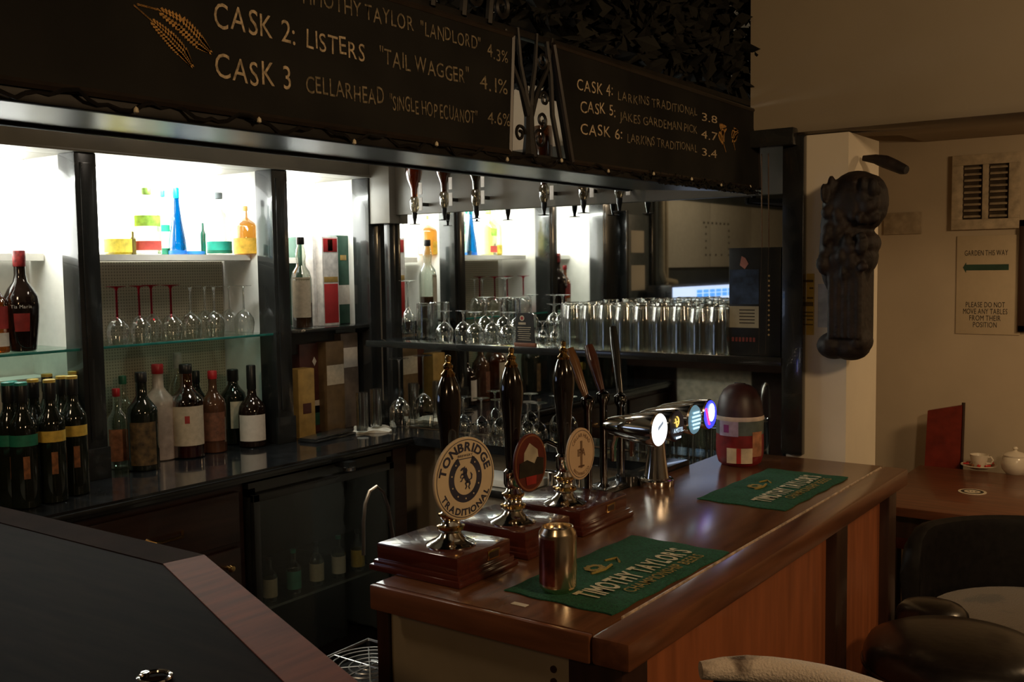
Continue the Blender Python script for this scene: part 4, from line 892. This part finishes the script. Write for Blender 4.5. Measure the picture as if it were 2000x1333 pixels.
# pints: proto then copies, rows front to back
n = 0
for row, (y, px0, px1, cnt) in enumerate(((2.955, 1122, 1408, 9), (3.05, 1116, 1420, 9), (3.145, 1112, 1425, 9), (3.24, 1120, 1430, 8))):
    x0 = ony(px0, 640, y).x; x1 = min(ony(px1, 640, y).x, -1.28)
    for k in range(cnt):
        x = x0 + (x1 - x0) * k / (cnt - 1) + random.uniform(-.004, .004)
        lb = 'upside-down pint glass, %s from the left in the %s row on the gantry shelf' % (ordn[k], ('front', 'second', 'third', 'back')[row])
        if n == 0: proto = tumbler(x, y, SZ, .150, .0395, .031, lb, 'pint glasses on the gantry shelf')
        else:
            c = proto.copy(); COL.objects.link(c); c.location = (x, y + random.uniform(-.005, .005), SZ + .0006); c.rotation_euler = (0, 0, random.uniform(0, 6)); c['label'] = lb
            s = random.uniform(.97, 1.03); c.scale = (1, 1, s)
        n += 1
# display box
pa = ony(1423, 600, 2.94).x
bx = thing('display_box', 'tall black display box with a blue picture and card, standing on the gantry shelf', 'display box', (-1.23, 2.96, SZ))
xb0 = ony(1423, 600, 2.945).x + 1.23; xb1 = ony(1524, 600, 2.945).x + 1.23; zz = ony(1470, 484, 2.945).z - SZ
xm = xb0 + (xb1 - xb0) * .60
MB().box(xb0, xb1, -.012, .06, .0006, zz, .002).build('box_body', mat('display_black', (.012, .012, .010), .35, var=.3), bx)
FF = FR(((xb0 + xm) / 2, -.0125, 0), (1, 0, 0), (0, 0, 1)); hw = (xm - xb0) / 2
MB().box(-hw * .95, hw * .95, zz * .48, zz * .80, 0, .0006, 0, FF).build('blue_picture', mat('display_blue', (.02, .035, .07), .4, var=.8, scale=30), bx)
MB().box(-hw * .95, hw * .95, zz * .26, zz * .46, .0, .001, 0, FF).build('white_card', mat('display_card', (.30, .28, .20), .6, var=.1), bx)
m = MB()
for j in range(5): m.box(-hw * .3, hw * .7, zz * (.42 - j * .03), zz * (.43 - j * .03), .001, .0014, 0, FF)
m.build('card_lines', INK, bx)
MB().prism([(-.012, 0), (.004, -.012), (.016, .004), (.006, .022), (-.006, .028)], 0, .0012, FF @ T(-.002, zz * .84, 0)).build('emblem', mat('display_pink', (.28, .12, .10), .5), bx)
m = MB(); [m.lathe([(.0012, 0), (.004, .0003), (0, .0006)], 4, FF @ T(hw + (xb1 - xm) * .45, zz * (.2 + .045 * j_), .0003)) for j_ in range(13)]; m.build('gilt_lettering', mat('gilt', (.28, .19, .07), .5), bx)
m = MB(); [m.box(-hw * .8 + hw * .23 * j_, -hw * .65 + hw * .23 * j_, zz * .13, zz * .17, 0, .0006, 0, FF) for j_ in range(7)]; m.build('red_lettering', mat('dull_red', (.16, .03, .02), .5), bx)
# -- goblets on the ledge below the mirror
k = 0
for px in (905, 940, 975, 1030, 1052):
    p = ony(px, 800, 3.27); goblet(p.x, p.y, ZW, .175, .037, .10, 'upside-down goblet under the gantry shelf, %s from the left' % ordn[k], 'goblets on the ledge below the gantry shelf', None, .035); k += 1
k = 0
for px in (1255, 1290, 1325, 1362, 1398, 1440):
    p = ony(px, 830, 3.28); tumbler(p.x, p.y, ZW, .15, .038, .034, 'tumbler under the gantry shelf behind the beer font, %s from the left' % ordn[k], 'tumblers on the ledge behind the beer font', CLEAR, 'tumbler', False); k += 1
# big wine glass & shot tubes on the back worktop corner
p = onz(782, 840, ZW); goblet(p.x, p.y, ZW, onx(782, 700, p.x).z - ZW, .050, .145, 'large upside-down wine glass on the corner of the black worktop', None, None, .044)
p = onz(726, 842, ZW)
nk = MB(); vs = [(0, 0, .004)]; n = 26
for k in range(n): a = 2 * PI * k / n; rr = .085 * (1 + .22 * math.cos(4 * a) + .06 * math.sin(7 * a)); vs.append((rr * math.cos(a), rr * math.sin(a), .004 + .010 * abs(math.sin(2.5 * a))))
nk.add(vs + [(v[0], v[1], .0008) for v in vs], [(0, k + 1, (k + 1) % n + 1) for k in range(n)] + [(n + 1, n + 2 + (k + 1) % n, n + 2 + k) for k in range(n)] + [(k + 1, n + 2 + k, n + 2 + (k + 1) % n, (k + 1) % n + 1) for k in range(n)])
o = nk.build('napkin', mat('napkin_white', (.66, .62, .52), .85, bump=.2)); o.location = (p.x, p.y, ZW); tag(o, 'crumpled white napkin under the slim glasses on the black worktop', 'napkin')
for k, (px, dz) in enumerate(((708, 0), (735, 0))):
    q = onx(px, 830, p.x + (.03 if k == 0 else -.01)); h_ = .165
    t = MB().lathe([(.026, 0), (.026, h_), (.0245, h_), (.0245, .004), (0, .004)], 22).cyl(.0255, .0005, .004, 20); o = t.build('slim_glass', STEMG); o.location = (q.x, q.y, ZW + .016); tag(o, 'slim straight glass standing on the white napkin, the %s one' % ('left', 'right')[k], 'glass', 'slim glasses on the napkin')
# card machine / folded black wallet
p = onz(640, 856, ZW)
bw = thing('bill_wallet', 'black folded bill wallet lying on the worktop in front of the cartons', 'wallet', (p.x, p.y, ZW), .1)
MB().box(-.05, .05, -.13, .13, .0008, .010, .003).build('cover', BLK, bw); MB().box(-.045, .045, -.125, .12, .011, .020, .003, RX(.03)).build('flap', BLK, bw)

# ================================================================ OPTICS
GO = 'spirit optics under the canopy'
amber = ((.50, .24, .06), (.34, .18, .06), (.22, .18, .08), (.30, .16, .05), (.12, .10, .06), (.10, .07, .05))
for k, (px, col) in enumerate(((810, 0), (868, 1), (930, 2), (1063, 3), (1140, 4), (1210, 5))):
    p = ony(px, 430, 3.27); zb = 1.845 + (0.0 if k == 0 else .012)
    o = thing('spirit_optic', 'upside-down spirit bottle on an optic under the canopy, %s from the left' % ordn[k], 'optic', (p.x, 3.27, zb), 0, GO)
    MB().lathe([(0, .115), (.013, .118), (.014, .15), (.030, .19), (.036, .22), (.036, .34), (0, .345)], 20).build('bottle', glass('optic_glass_%d' % col, amber[col], .05, .35, .10), o)
    MB().lathe([(0, .112), (.010, .114), (.011, .15), (.026, .19), (.031, .22), (.031, .30), (0, .30)], 16).build('spirit', mat('optic_spirit_%d' % col, tuple(c * .8 for c in amber[col]), .2, var=.3, scale=20, coat=.3), o)
    MB().lathe([(0, .05), (.012, .052), (.019, .07), (.020, .105), (.014, .118), (0, .12)], 18).build('measure', glass('optic_measure', (.5, .45, .35), .06, .4, .15), o)
    MB().lathe([(0, 0), (.005, 0), (.006, .014), (.010, .03), (.012, .05), (0, .054)], 14).build('spout', BLK, o)
    MB().lathe([(0, .0), (.022, .0), (.024, .002), (.006, .005), (0, .005)], 18).build('push_bar', BLK, o)
    MB().box(-.004, .004, .018, .09, .08, .095, .002).build('bracket', BLK, o)
    MB().box(.030, .048, -.006, -.003, .058, .112, .003).build('price_tag', mat('tag_white', (.92, .90, .86), .5), o)
    MB().box(.030, .048, -.006, -.003, .125, .175, .003).build('price_tag', mat('tag_white', (.92, .90, .86), .5), o)

# ================================================================ UNDER-BAR: fridge, rack, hose, tools
fr = thing('bottle_fridge', 'black glass-fronted bottle fridge under the left worktop', 'fridge', (-3.1, 2.72, 0))
prt(fr, MB().box(-3.5, -3.44, 2.34, 3.09, .06, .88).box(-3.44, -2.86, 2.34, 2.37, .06, .88).box(-3.44, -2.86, 3.06, 3.09, .06, .88).box(-3.5, -2.86, 2.34, 3.09, .85, .90).box(-3.5, -2.86, 2.34, 3.09, .02, .09), 'carcass', BLK)
prt(fr, MB().box(-3.43, -2.90, 2.375, 3.055, .40, .41), 'wire_shelf', STEEL)
d = prt(fr, MB().box(-2.858, -2.84, 2.345, 2.375, .08, .86, .003).box(-2.858, -2.84, 3.055, 3.085, .08, .86, .003).box(-2.858, -2.84, 2.345, 3.085, .83, .86, .003).box(-2.858, -2.84, 2.345, 3.085, .08, .11, .003), 'door_frame', BLK)
q = MB().box(-2.852, -2.848, 2.375, 3.055, .11, .83).build('door_pane', glass('fridge_glass', (.86, .9, .88), .05, .2, .03, (.5, .5, .5))); q.parent = d
k = 0
for yy, cc in ((2.50, LCREAM), (2.62, mat('label_seafoam', (.05, .26, .20), .6)), (2.74, LCREAM), (2.86, LWHITE), (2.97, LYEL)):
    o = thing('mixer_bottle', 'small mixer bottle behind the fridge glass, %s from the left' % ordn[k], 'bottle', (-2.95, yy, .4106), 0, 'small bottles in the fridge'); k += 1
    pr, cf = prof_for('spirit', .17, .028); MB().lathe(pr, 18).build('glass_body', glass('mixer_glass', (.6, .62, .55), .05, .4, .1), o); MB().lathe([(.029, .02), (.029, .09)], 18).build('label', cc, o); MB().cyl(.011, .158, .172, 12).build('cap', BLC if k % 2 else TEALC, o)
# small glint lamp under worktop
p = onx(662, 957, -2.86)
lp = thing('under_shelf_light', 'small round spotlight under the front edge of the black worktop', 'light', (-2.80, p.y, .88))
MB().lathe([(.024, .012), (.026, 0), (.020, -.003), (.018, .002)], 20).build('bezel', CHROME, lp); MB().cyl(.017, -.001, .002, 18).build('lens', emis('spot_lens', (1, .92, .78), 1.6), lp); MB().box(-.06, .02, -.02, .02, .012, .034).build('mount', BLK, lp)
# hose arch
hs = thing('rinse_tap', 'thin arched metal rinse tap rising behind the nearest pump', 'tap', (-1.9, 1.99, .62))
pl = [onx(710, 1085, -1.9), onx(710, 1020, -1.9), onx(713, 985, -1.9), onx(722, 960, -1.9), onx(735, 951, -1.9), onx(748, 962, -1.9), onx(758, 990, -1.9), onx(766, 1040, -1.9), onx(773, 1090, -1.9)]
m = MB().tube([(q.x, q.y, q.z) for q in pl] + [(-1.9, pl[-1].y + .005, .60)], .005, 8); prt(hs, m, 'spout_tube', STEEL)
prt(hs, MB().cyl(.020, .565, .61, 16, T(-1.9, pl[-1].y + .005, 0)), 'base', STEEL)
ub = thing('under_bar_unit', 'low dark shelf unit behind the counter holding the rinse tap', 'shelf unit', (-1.7, 2.0, 0))
prt(ub, MB().box(-2.0, -1.42, 1.62, 2.45, .53, .565, .004), 'top', BLK)
prt(ub, MB().box(-1.98, -1.45, 1.64, 2.43, .04, .53), 'cabinet', POST)
# wire rack / drainer
ctr = onz(722, 1302, .585)
rk = thing('glass_rack', 'round-patterned wire glass rack on the low shelf unit behind the counter end', 'rack', (ctr.x, ctr.y, .5655))
m = MB()
for r in (.028, .056, .084, .112, .135): m.tube([(r * math.cos(a * PI / 14), r * math.sin(a * PI / 14), .02) for a in range(29)], .0025, 5)
for a in range(8): m.tube([(0, 0, .02), (.138 * math.cos(a * PI / 4), .138 * math.sin(a * PI / 4), .02)], .0025, 5)
m.build('wire_grid', STEEL, rk)
MB().tube([(-.14, -.14, .02), (.14, -.14, .02), (.14, .14, .02), (-.14, .14, .02), (-.14, -.14, .02)], .005, 6).build('rim', STEEL, rk)
for sx in (-1, 1):
    for sy in (-1, 1): MB().tube([(.138 * sx, .138 * sy, .02), (.138 * sx, .138 * sy, .001)], .005, 6).build('leg', STEEL, rk)
# three dark wooden levers behind the far pump
LVW = mat('lever_wood', (.06, .018, .010), .3, var=.3, coat=.4)
for k, (px0, py0, px1, py1, mm, lb) in enumerate(((1148, 785, 1112, 682, mat('amber_lever', (.12, .055, .02), .25, coat=.5), 'amber-brown lever handle leaning left behind the farthest pump'), (1178, 775, 1150, 676, LVW, 'reddish wooden lever handle, the middle one behind the pumps'), (1212, 780, 1197, 640, BLK, 'tall flat black lever handle beside the beer font'))):
    a = onx(px0, py0, -1.30); b = onx(px1, py1, -1.36)
    o = thing('tap_lever', lb, 'lever', (a.x, a.y, ZC), 0, 'lever handles behind the pumps')
    prt(o, MB().tube([a, a.lerp(b, .3), a.lerp(b, .75), b], [.007, .011, .015, .012] if k < 2 else [.008, .010, .013, .010], 10), 'handle', mm)
    prt(o, MB().lathe([(0, 0), (.018, 0), (.018, .01), (.010, .02), (.010, a.z - ZC - .02), (.017, a.z - ZC - .008), (.017, a.z - ZC + .008), (0, a.z - ZC + .02)], 18, T(a.x, a.y, ZC - .0)), 'pivot', mat('dark_chrome', (.2, .2, .2), .12, metal=1))
for o_ in [x for x in bpy.data.objects if x.name.startswith('drip_tray')]: pass

# ================================================================ PIER: carving, paper, writing
cvx, cvy = -.985, 2.86
mb = MB(); R_ = random.Random(3)
def blob(x, y, z, rx, ry, rz, seg=14):
    mb.lathe([(math.sin(PI * k / 8), -math.cos(PI * k / 8)) for k in range(9)], seg, T(x, y, z) @ Matrix.Diagonal((rx, ry, rz, 1)))
Z0 = ony(1650, 703, 2.84).z; Z1 = ony(1665, 343, 2.84).z; HH = Z1 - Z0
def cxp(px, py): p = ony(px, py, 2.84); return p.x, p.z
def B(px, py, rx, rz, ry=.06): x, z = cxp(px, py); blob(x, 2.85, z, rx, ry, rz)
k_ = 2.84 * 1.19 / _f
B(1668, 400, .092, .085, .07); B(1640, 440, .055, .10); B(1700, 390, .045, .07); B(1640, 390, .045, .06); B(1672, 365, .062, .045); B(1655, 480, .078, .09); B(1650, 530, .07, .055); B(1690, 500, .030, .050); B(1700, 475, .022, .03); B(1625, 490, .035, .12)
B(1628, 675, .048, .040, .065); B(1660, 680, .052, .036, .06); B(1680, 668, .030, .035)
x0, z0_ = cxp(1626, 665); x1, z1_ = cxp(1693, 540)
mb.box(x0, x1, 2.80, 2.915, z0_, z1_ + .06)
for i in range(5): mb.tube([(x0 + (x1 - x0) * (i + .5) / 5, 2.797, z0_ + .01), (x0 + (x1 - x0) * (i + .5) / 5, 2.797, z1_ + .03)], .0105, 8)
for i in range(60):
    a = R_.uniform(-.9, .9); px = R_.uniform(1615, 1722); py = R_.uniform(355, 545)
    if px > 1700 and py > 430: continue
    x, z = cxp(px, py); blob(x, R_.uniform(2.785, 2.81), z, R_.uniform(.008, .02), .014, R_.uniform(.012, .028), 8)
cvo = mb.build('carving', mat('blackened_oak', (.012, .006, .004), .7, var=.6, scale=25, bump=1.0, bscale=45))
rm = cvo.modifiers.new('remesh', 'REMESH'); rm.mode = 'VOXEL'; rm.voxel_size = .0055; rm.use_smooth_shade = True
dg = bpy.context.evaluated_depsgraph_get(); me2 = bpy.data.meshes.new_from_object(cvo.evaluated_get(dg)); cvo.modifiers.clear(); cvo.data = me2; cvo.name = 'carved_figure'
tag(cvo, 'blackened carved wooden corbel figure hanging on the white pier', 'carving')
pa = ony(1598, 555, 2.922); pb = ony(1622, 640, 2.922)
tag(MB().box(pa.x, pb.x + .03, 2.921, 2.9245, pb.z, pa.z).build('pinned_note', mat('bluish_note', (.42, .42, .42), .8)), 'small bluish paper pinned behind the carved figure', 'paper')
pa = ony(1568, 535, 2.922); pb = ony(1589, 655, 2.922)
yl = thing('yellow_notice', 'narrow yellow notice with dark lines stuck on the white pier beside the black post', 'notice', ((pa.x + pb.x) / 2, 2.9235, (pa.z + pb.z) / 2))
prt(yl, MB().box(max(pa.x, -1.040), pb.x, 2.9225, 2.9245, pb.z, pa.z), 'sheet', mat('yellow_paper', (.55, .36, .06), .8, var=.15))
m = MB(); hz = pa.z - pb.z
for a_, b_, w_ in ((.10, .14, .7), (.22, .25, .4), (.38, .41, .6), (.46, .53, .95), (.62, .64, .8), (.68, .70, .8), (.74, .76, .6), (.82, .84, .7)): m.box(pb.x - .034 * w_, pb.x - .002, 2.9215, 2.9225, pa.z - hz * b_, pa.z - hz * a_)
prt(yl, m, 'printed_lines', mat('olive_ink', (.12, .08, .02), .8))
p = ony(1663, 318, 3.02); q = ony(1762, 335, 3.02)
o = MB().tube([(-.910, 3.02, 1.962), (-.875, 3.02, 1.957), (-.845, 3.015, 1.947), (-.82, 3.01, 1.935), (-.795, 3.005, 1.922), (-.782, 3.0, 1.918)], [.008, .014, .019, .018, .016, .012], 10).build('gnarled_club', mat('blackened_oak', (.02, .01, .01)))
tag(o, 'short gnarled dark wooden club sticking out from the pier above the carving', 'club')

# ================================================================ FAR WALL things
YW = YF - .001
def wrect(px0, py0, px1, py1): a = ony(px0, py0, YW); b = ony(px1, py1, YW); return a.x, b.x, b.z, a.z
x0, x1, z0, z1 = wrect(1862, 306, 1992, 446)
vt = thing('wall_vent', 'cream two-column louvred ventilation grille high on the far wall', 'vent', ((x0 + x1) / 2, YW, (z0 + z1) / 2))
fw = .045
VM = mat('vent_paint', (.46, .38, .27), .6); 
prt(vt, MB().box(x0, x1, YW - .02, YW, z1 - fw, z1, .002).box(x0, x1, YW - .02, YW, z0, z0 + fw, .002).box(x0, x0 + fw, YW - .02, YW, z0 + fw, z1 - fw, .002).box(x1 - fw, x1, YW - .02, YW, z0 + fw, z1 - fw, .002).box((x0 + x1) / 2 - .012, (x0 + x1) / 2 + .012, YW - .02, YW, z0 + fw, z1 - fw, .002), 'frame', VM)
prt(vt, MB().box(x0 + fw, x1 - fw, YW - .004, YW, z0 + fw, z1 - fw), 'dark_backing', mat('vent_dark', (.05, .035, .022), .9))
ns = 9; hh = (z1 - z0 - 2 * fw) / ns
for c0, c1 in ((x0 + fw, (x0 + x1) / 2 - .012), ((x0 + x1) / 2 + .012, x1 - fw)):
    for k in range(ns):
        zc = z0 + fw + (k + .5) * hh
        prt(vt, MB().box(c0 + .006, c1 - .006, -.006, .006, -.002, .002, 0, T(0, YW - .012, zc) @ RX(.6)), 'louvre', VM)
x0, x1, z0, z1 = wrect(1870, 462, 1992, 655)
sg = thing('wall_sign', 'laminated paper sign pointing the way to the garden on the far wall', 'sign', ((x0 + x1) / 2, YW, (z0 + z1) / 2))
prt(sg, MB().box(x0, x1, YW - .005, YW, z0, z1, .001), 'sheet', mat('sign_paper', (.50, .41, .28), .6, var=.04))
xc = (x0 + x1) / 2 - .01; wd = x1 - x0; hg = z1 - z0
def sline(s, zf, size, wfr, m=INK):
    mb_ = MB(); w_ = sum(glyph(k)[2] for k in s) * size; F_ = FR((xc, YW - .0052, z0 + hg * zf), (1, 0, 0), (0, 0, 1)); text_mb(mb_, s, size, F_, 0, 'C', wd * wfr / w_); prt(sg, mb_, 'printed_line', m)
sline('GARDEN THIS WAY', .80, .034, .68)
for j, (s, wf) in enumerate((('PLEASE DO NOT', .62), ('MOVE ANY TABLES', .70), ('FROM THEIR', .50), ('POSITION', .38))): sline(s, .275 - j * .068, .034, wf)
za = z0 + hg * .68
prt(sg, MB().prism([(xc - wd * .36, 0), (xc - wd * .31, .024), (xc - wd * .31, .013), (xc + wd * .35, .013), (xc + wd * .35, -.013), (xc - wd * .31, -.013), (xc - wd * .31, -.024)], 0, .001, FR((0, YW - .0052, za), (1, 0, 0), (0, 0, 1))), 'arrow', mat('arrow_green', (.02, .06, .04), .7))
x0, x1, z0, z1 = wrect(1727, 417, 1800, 457)
tag(MB().box(x0, x1, YW - .008, YW, z0, z1, .002).build('wall_plaque', mat('plaque_paint', (.36, .29, .20), .6)), 'small faint rectangular plaque on the far wall left of the vent', 'plaque')
x0, x1, z0, z1 = wrect(1993, 430, 2060, 650)
pf = thing('picture_frame', 'dark wooden picture frame cut by the right edge of the view', 'picture', ((x0 + x1) / 2, YW, (z0 + z1) / 2))
prt(pf, MB().box(x0, x0 + .03, YW - .02, YW, z0, z1, .003).box(x1 - .03, x1, YW - .02, YW, z0, z1, .003).box(x0, x1, YW - .02, YW, z1 - .03, z1, .003).box(x0, x1, YW - .02, YW, z0, z0 + .03, .003), 'frame', POST)
prt(pf, MB().box(x0 + .03, x1 - .03, YW - .006, YW, z0 + .03, z1 - .03), 'print', mat('dark_print', (.08, .05, .03), .5, var=.6, scale=8))

# ================================================================ TABLE, chairs, stools
tb = thing('pub_table', 'dark wooden pub table against the far wall with tea things on it', 'table', (-.35, 4.27, 0))
TBW = wood('table_wood', (.15, .05, .022), .35, .5, 'x', coat=.2)
prt(tb, MB().box(-1.15, .55, 3.84, 4.70, .715, .75, .005), 'top', TBW)
for x in (-1.08, .48):
    for y in (3.92, 4.62): prt(tb, MB().box(x - .03, x + .03, y - .03, y + .03, .0, .715, .004), 'leg', POST)
prt(tb, MB().box(-1.05, .45, 3.90, 3.92, .62, .715), 'apron', POST)
p = onz(1912, 916, .75)
sa = thing('saucer', 'white saucer scattered with red sweet wrappers on the pub table', 'saucer', (p.x, p.y, .7506))
MB().lathe([(0, 0), (.035, 0), (.04, .004), (.072, .016), (.075, .017), (.073, .019), (.038, .008), (0, .006)], 32).build('dish', PORC, sa)
R2 = random.Random(5)
for k in range(9):
    a = k * .7; r = .045 + .012 * R2.random(); o = MB().box(-.012, .012, -.007, .007, -.003, .004, .002, T(r * math.cos(a), r * math.sin(a), .020) @ RZ(R2.random() * 6) @ RX(R2.uniform(-.4, .4))).build('wrapper', mat('wrapper_red', (.45, .02, .015), .35, var=.3) if k % 3 else LORG, sa)
cu = thing('tea_cup', 'white tea cup sitting in the saucer of red wrappers', 'cup', (p.x, p.y, .758))
MB().lathe([(0, 0), (.020, 0), (.024, .006), (.034, .030), (.038, .055), (.0355, .055), (.031, .030), (.020, .010), (0, .008)], 28).build('bowl', PORC, cu)
MB().tube([(.033, 0, .045), (.048, 0, .048), (.056, 0, .035), (.048, 0, .018), (.030, 0, .018)], .004, 8).build('handle', PORC, cu)
p = onz(1982, 926, .75)
sp = thing('sugar_pot', 'round white lidded sugar pot at the right edge of the pub table', 'pot', (p.x, p.y, .7506))
MB().lathe([(0, 0), (.035, 0), (.052, .020), (.056, .045), (.050, .070), (.045, .076), (0, .076)], 30).build('body', PORC, sp)
MB().lathe([(.047, .076), (.047, .081), (.030, .092), (.010, .097), (.006, .101), (.011, .109), (.007, .116), (0, .117)], 28).build('lid', PORC, sp)
p = onz(1899, 962, .75)
bm_ = thing('beer_mat', 'round cream beer mat with a dark ring lying on the pub table', 'beer mat', (p.x, p.y, .7504))
MB().cyl(.052, .0002, .0022, 30).build('card', PAPER, bm_); MB().lathe([(.030, .0026), (.042, .0026)], 30).build('printed_ring', INK, bm_); m = MB(); text_mb(m, 'ALE', .024, FR((0, -.008, .0024), (1, 0, 0), (0, 1, 0)), 0, 'C'); m.build('printed_word', INK, bm_)
# red leather chair behind the table
rc = thing('dining_chair', 'red leather dining chair with its back showing beyond the pub table', 'chair', (-1.08, 4.80, 0), 0)
a = ony(1805, 805, 4.77); b = ony(1858, 790, 4.77)
MB().add([(-.075, -.03, .52), (.075, -.03, .52), (.085, -.015, 1.02), (-.060, -.015, 0.985), (-.075, .0, .52), (.075, .0, .52), (.085, .015, 1.02), (-.060, .015, .985)], [(0, 1, 2, 3), (7, 6, 5, 4), (0, 4, 5, 1), (1, 5, 6, 2), (2, 6, 7, 3), (3, 7, 4, 0)]).build('backrest', REDL, rc)
MB().tube([(.080, .0, .50), (.088, .0, 1.03), ], .008, 6).build('back_post', POST, rc)
MB().box(-.09, .10, -.42, .02, .44, .50, .015).build('seat', REDL, rc)
for x in (-.08, .09):
    for y in (-.40, .0): MB().tube([(x, y, .44), (x, y, 0.002)], .014, 8).build('leg', POST, rc)
# tub chair (right)
def shell(cx, cy, R, a0, a1, z0, z1, th, m, parent, name, n=28, slope=0):
    vs = []; fs = []; pr = [(R, z0), (R + th * .3, z0), (R + th, z1 - th * .6), (R + th * .75, z1 - th * .1), (R + th * .4, z1), (R + th * .05, z1 - th * .15), (R - th * .05, z1 - th * .6), (R, z0 + .02)]
    for i in range(n + 1):
        a = a0 + (a1 - a0) * i / n; e = min(1, min(i, n - i) / 3.0); e = math.sqrt(max(0.0, 1 - (1 - e) ** 2)) if e < 1 else 1
        for r, z in pr:
            zz_ = z0 + (z - z0) * (.80 + .20 * e) + slope * (i / n) * (z - z0) / (z1 - z0); vs.append((cx + r * math.cos(a), cy + r * math.sin(a), zz_))
    k = len(pr)
    for i in range(n):
        for j in range(k): fs.append((i * k + j, i * k + (j + 1) % k, (i + 1) * k + (j + 1) % k, (i + 1) * k + j))
    fs.append(tuple(range(k))); fs.append(tuple(n * k + j for j in range(k))[::-1]); return MB().add(vs, fs).build(name, m, parent)
tc_ = thing('tub_chair', 'black leather tub chair with a cowhide seat facing the bar at right', 'chair', (-.44, 3.36, 0))
shell(0, 0, .37, -.35, PI + .10, .22, .80, .06, LEATD, tc_, 'back_shell')
MB().lathe([(0, .32), (.34, .32), (.366, .36), (.366, .53), (.34, .57), (.2, .59), (0, .595)], 36).build('seat', COWD, tc_)
for a in (.8, 2.3, 3.9, 5.5): MB().tube([(.28 * math.cos(a), .28 * math.sin(a), .33), (.30 * math.cos(a), .30 * math.sin(a), 0.002)], .016, 8).build('leg', POST, tc_)
# cowhide bar chair, cut by the bottom edge
bcx, bcy = -.505, 1.275
bs = thing('bar_chair', 'high-backed bar chair trimmed in brown and white cowhide at the bottom edge', 'chair', (bcx, bcy, 0))
shell(0, 0, .225, -1.6, 2.42, .74, 1.012, .035, LEATH, bs, 'back_shell')
m = MB(); pts = []; 
for i in range(26): a = -1.5 + (2.38 + 1.5) * i / 25; pts.append((.242 * math.cos(a), .242 * math.sin(a), 1.016))
m.tube(pts, [.014 if i in (0, 25) else (.019 if i in (1, 24) else .022) for i in range(26)], 12); m.build('cowhide_rail', COW, bs)
MB().lathe([(0, .68), (.20, .68), (.222, .70), (.222, .74), (.20, .765), (0, .78)], 32).build('seat', LEATH, bs)
for a in (.8, 2.36, 3.93, 5.5): MB().tube([(.15 * math.cos(a), .15 * math.sin(a), .69), (.19 * math.cos(a), .19 * math.sin(a), .002)], .014, 8).build('leg', POST, bs)
MB().tube([(.175 * math.cos(a * PI / 12), .175 * math.sin(a * PI / 12), .28) for a in range(25)], .008, 8).build('foot_ring', BRASS, bs)
# bar stools
def stool(x, y, r, label, rz=0):
    o = thing('bar_stool', label, 'stool', (x, y, 0), rz, 'round black bar stools')
    MB().lathe([(0, .66), (r * .96, .66), (r, .68), (r * 1.01, .705), (r, .73), (r * .95, .752), (r * .80, .768), (r * .5, .778), (0, .782)], 44).build('seat', LEATH, o)
    MB().tube([(r * 1.01 * math.cos(a * PI / 20), r * 1.01 * math.sin(a * PI / 20), .702) for a in range(41)], .005, 6).build('piping', LEATH, o)
    for k in range(4):
        a = PI / 4 + k * PI / 2; MB().tube([(r * .6 * math.cos(a), r * .6 * math.sin(a), .665), (r * .95 * math.cos(a), r * .95 * math.sin(a), .002)], .016, 8).build('leg', POST, o)
    MB().tube([(r * .84 * math.cos(a * PI / 12), r * .84 * math.sin(a * PI / 12), .25) for a in range(25)], .009, 8).build('foot_ring', BRASS, o)
    return o
stool(-.515, 2.50, .215, 'round black leather bar stool with a bright sheen, nearest at lower right')
_o = stool(-.655, 2.835, .095, 'round black bar stool close to the counter, behind the shiny one')
_o.scale = (1, 1, .95)
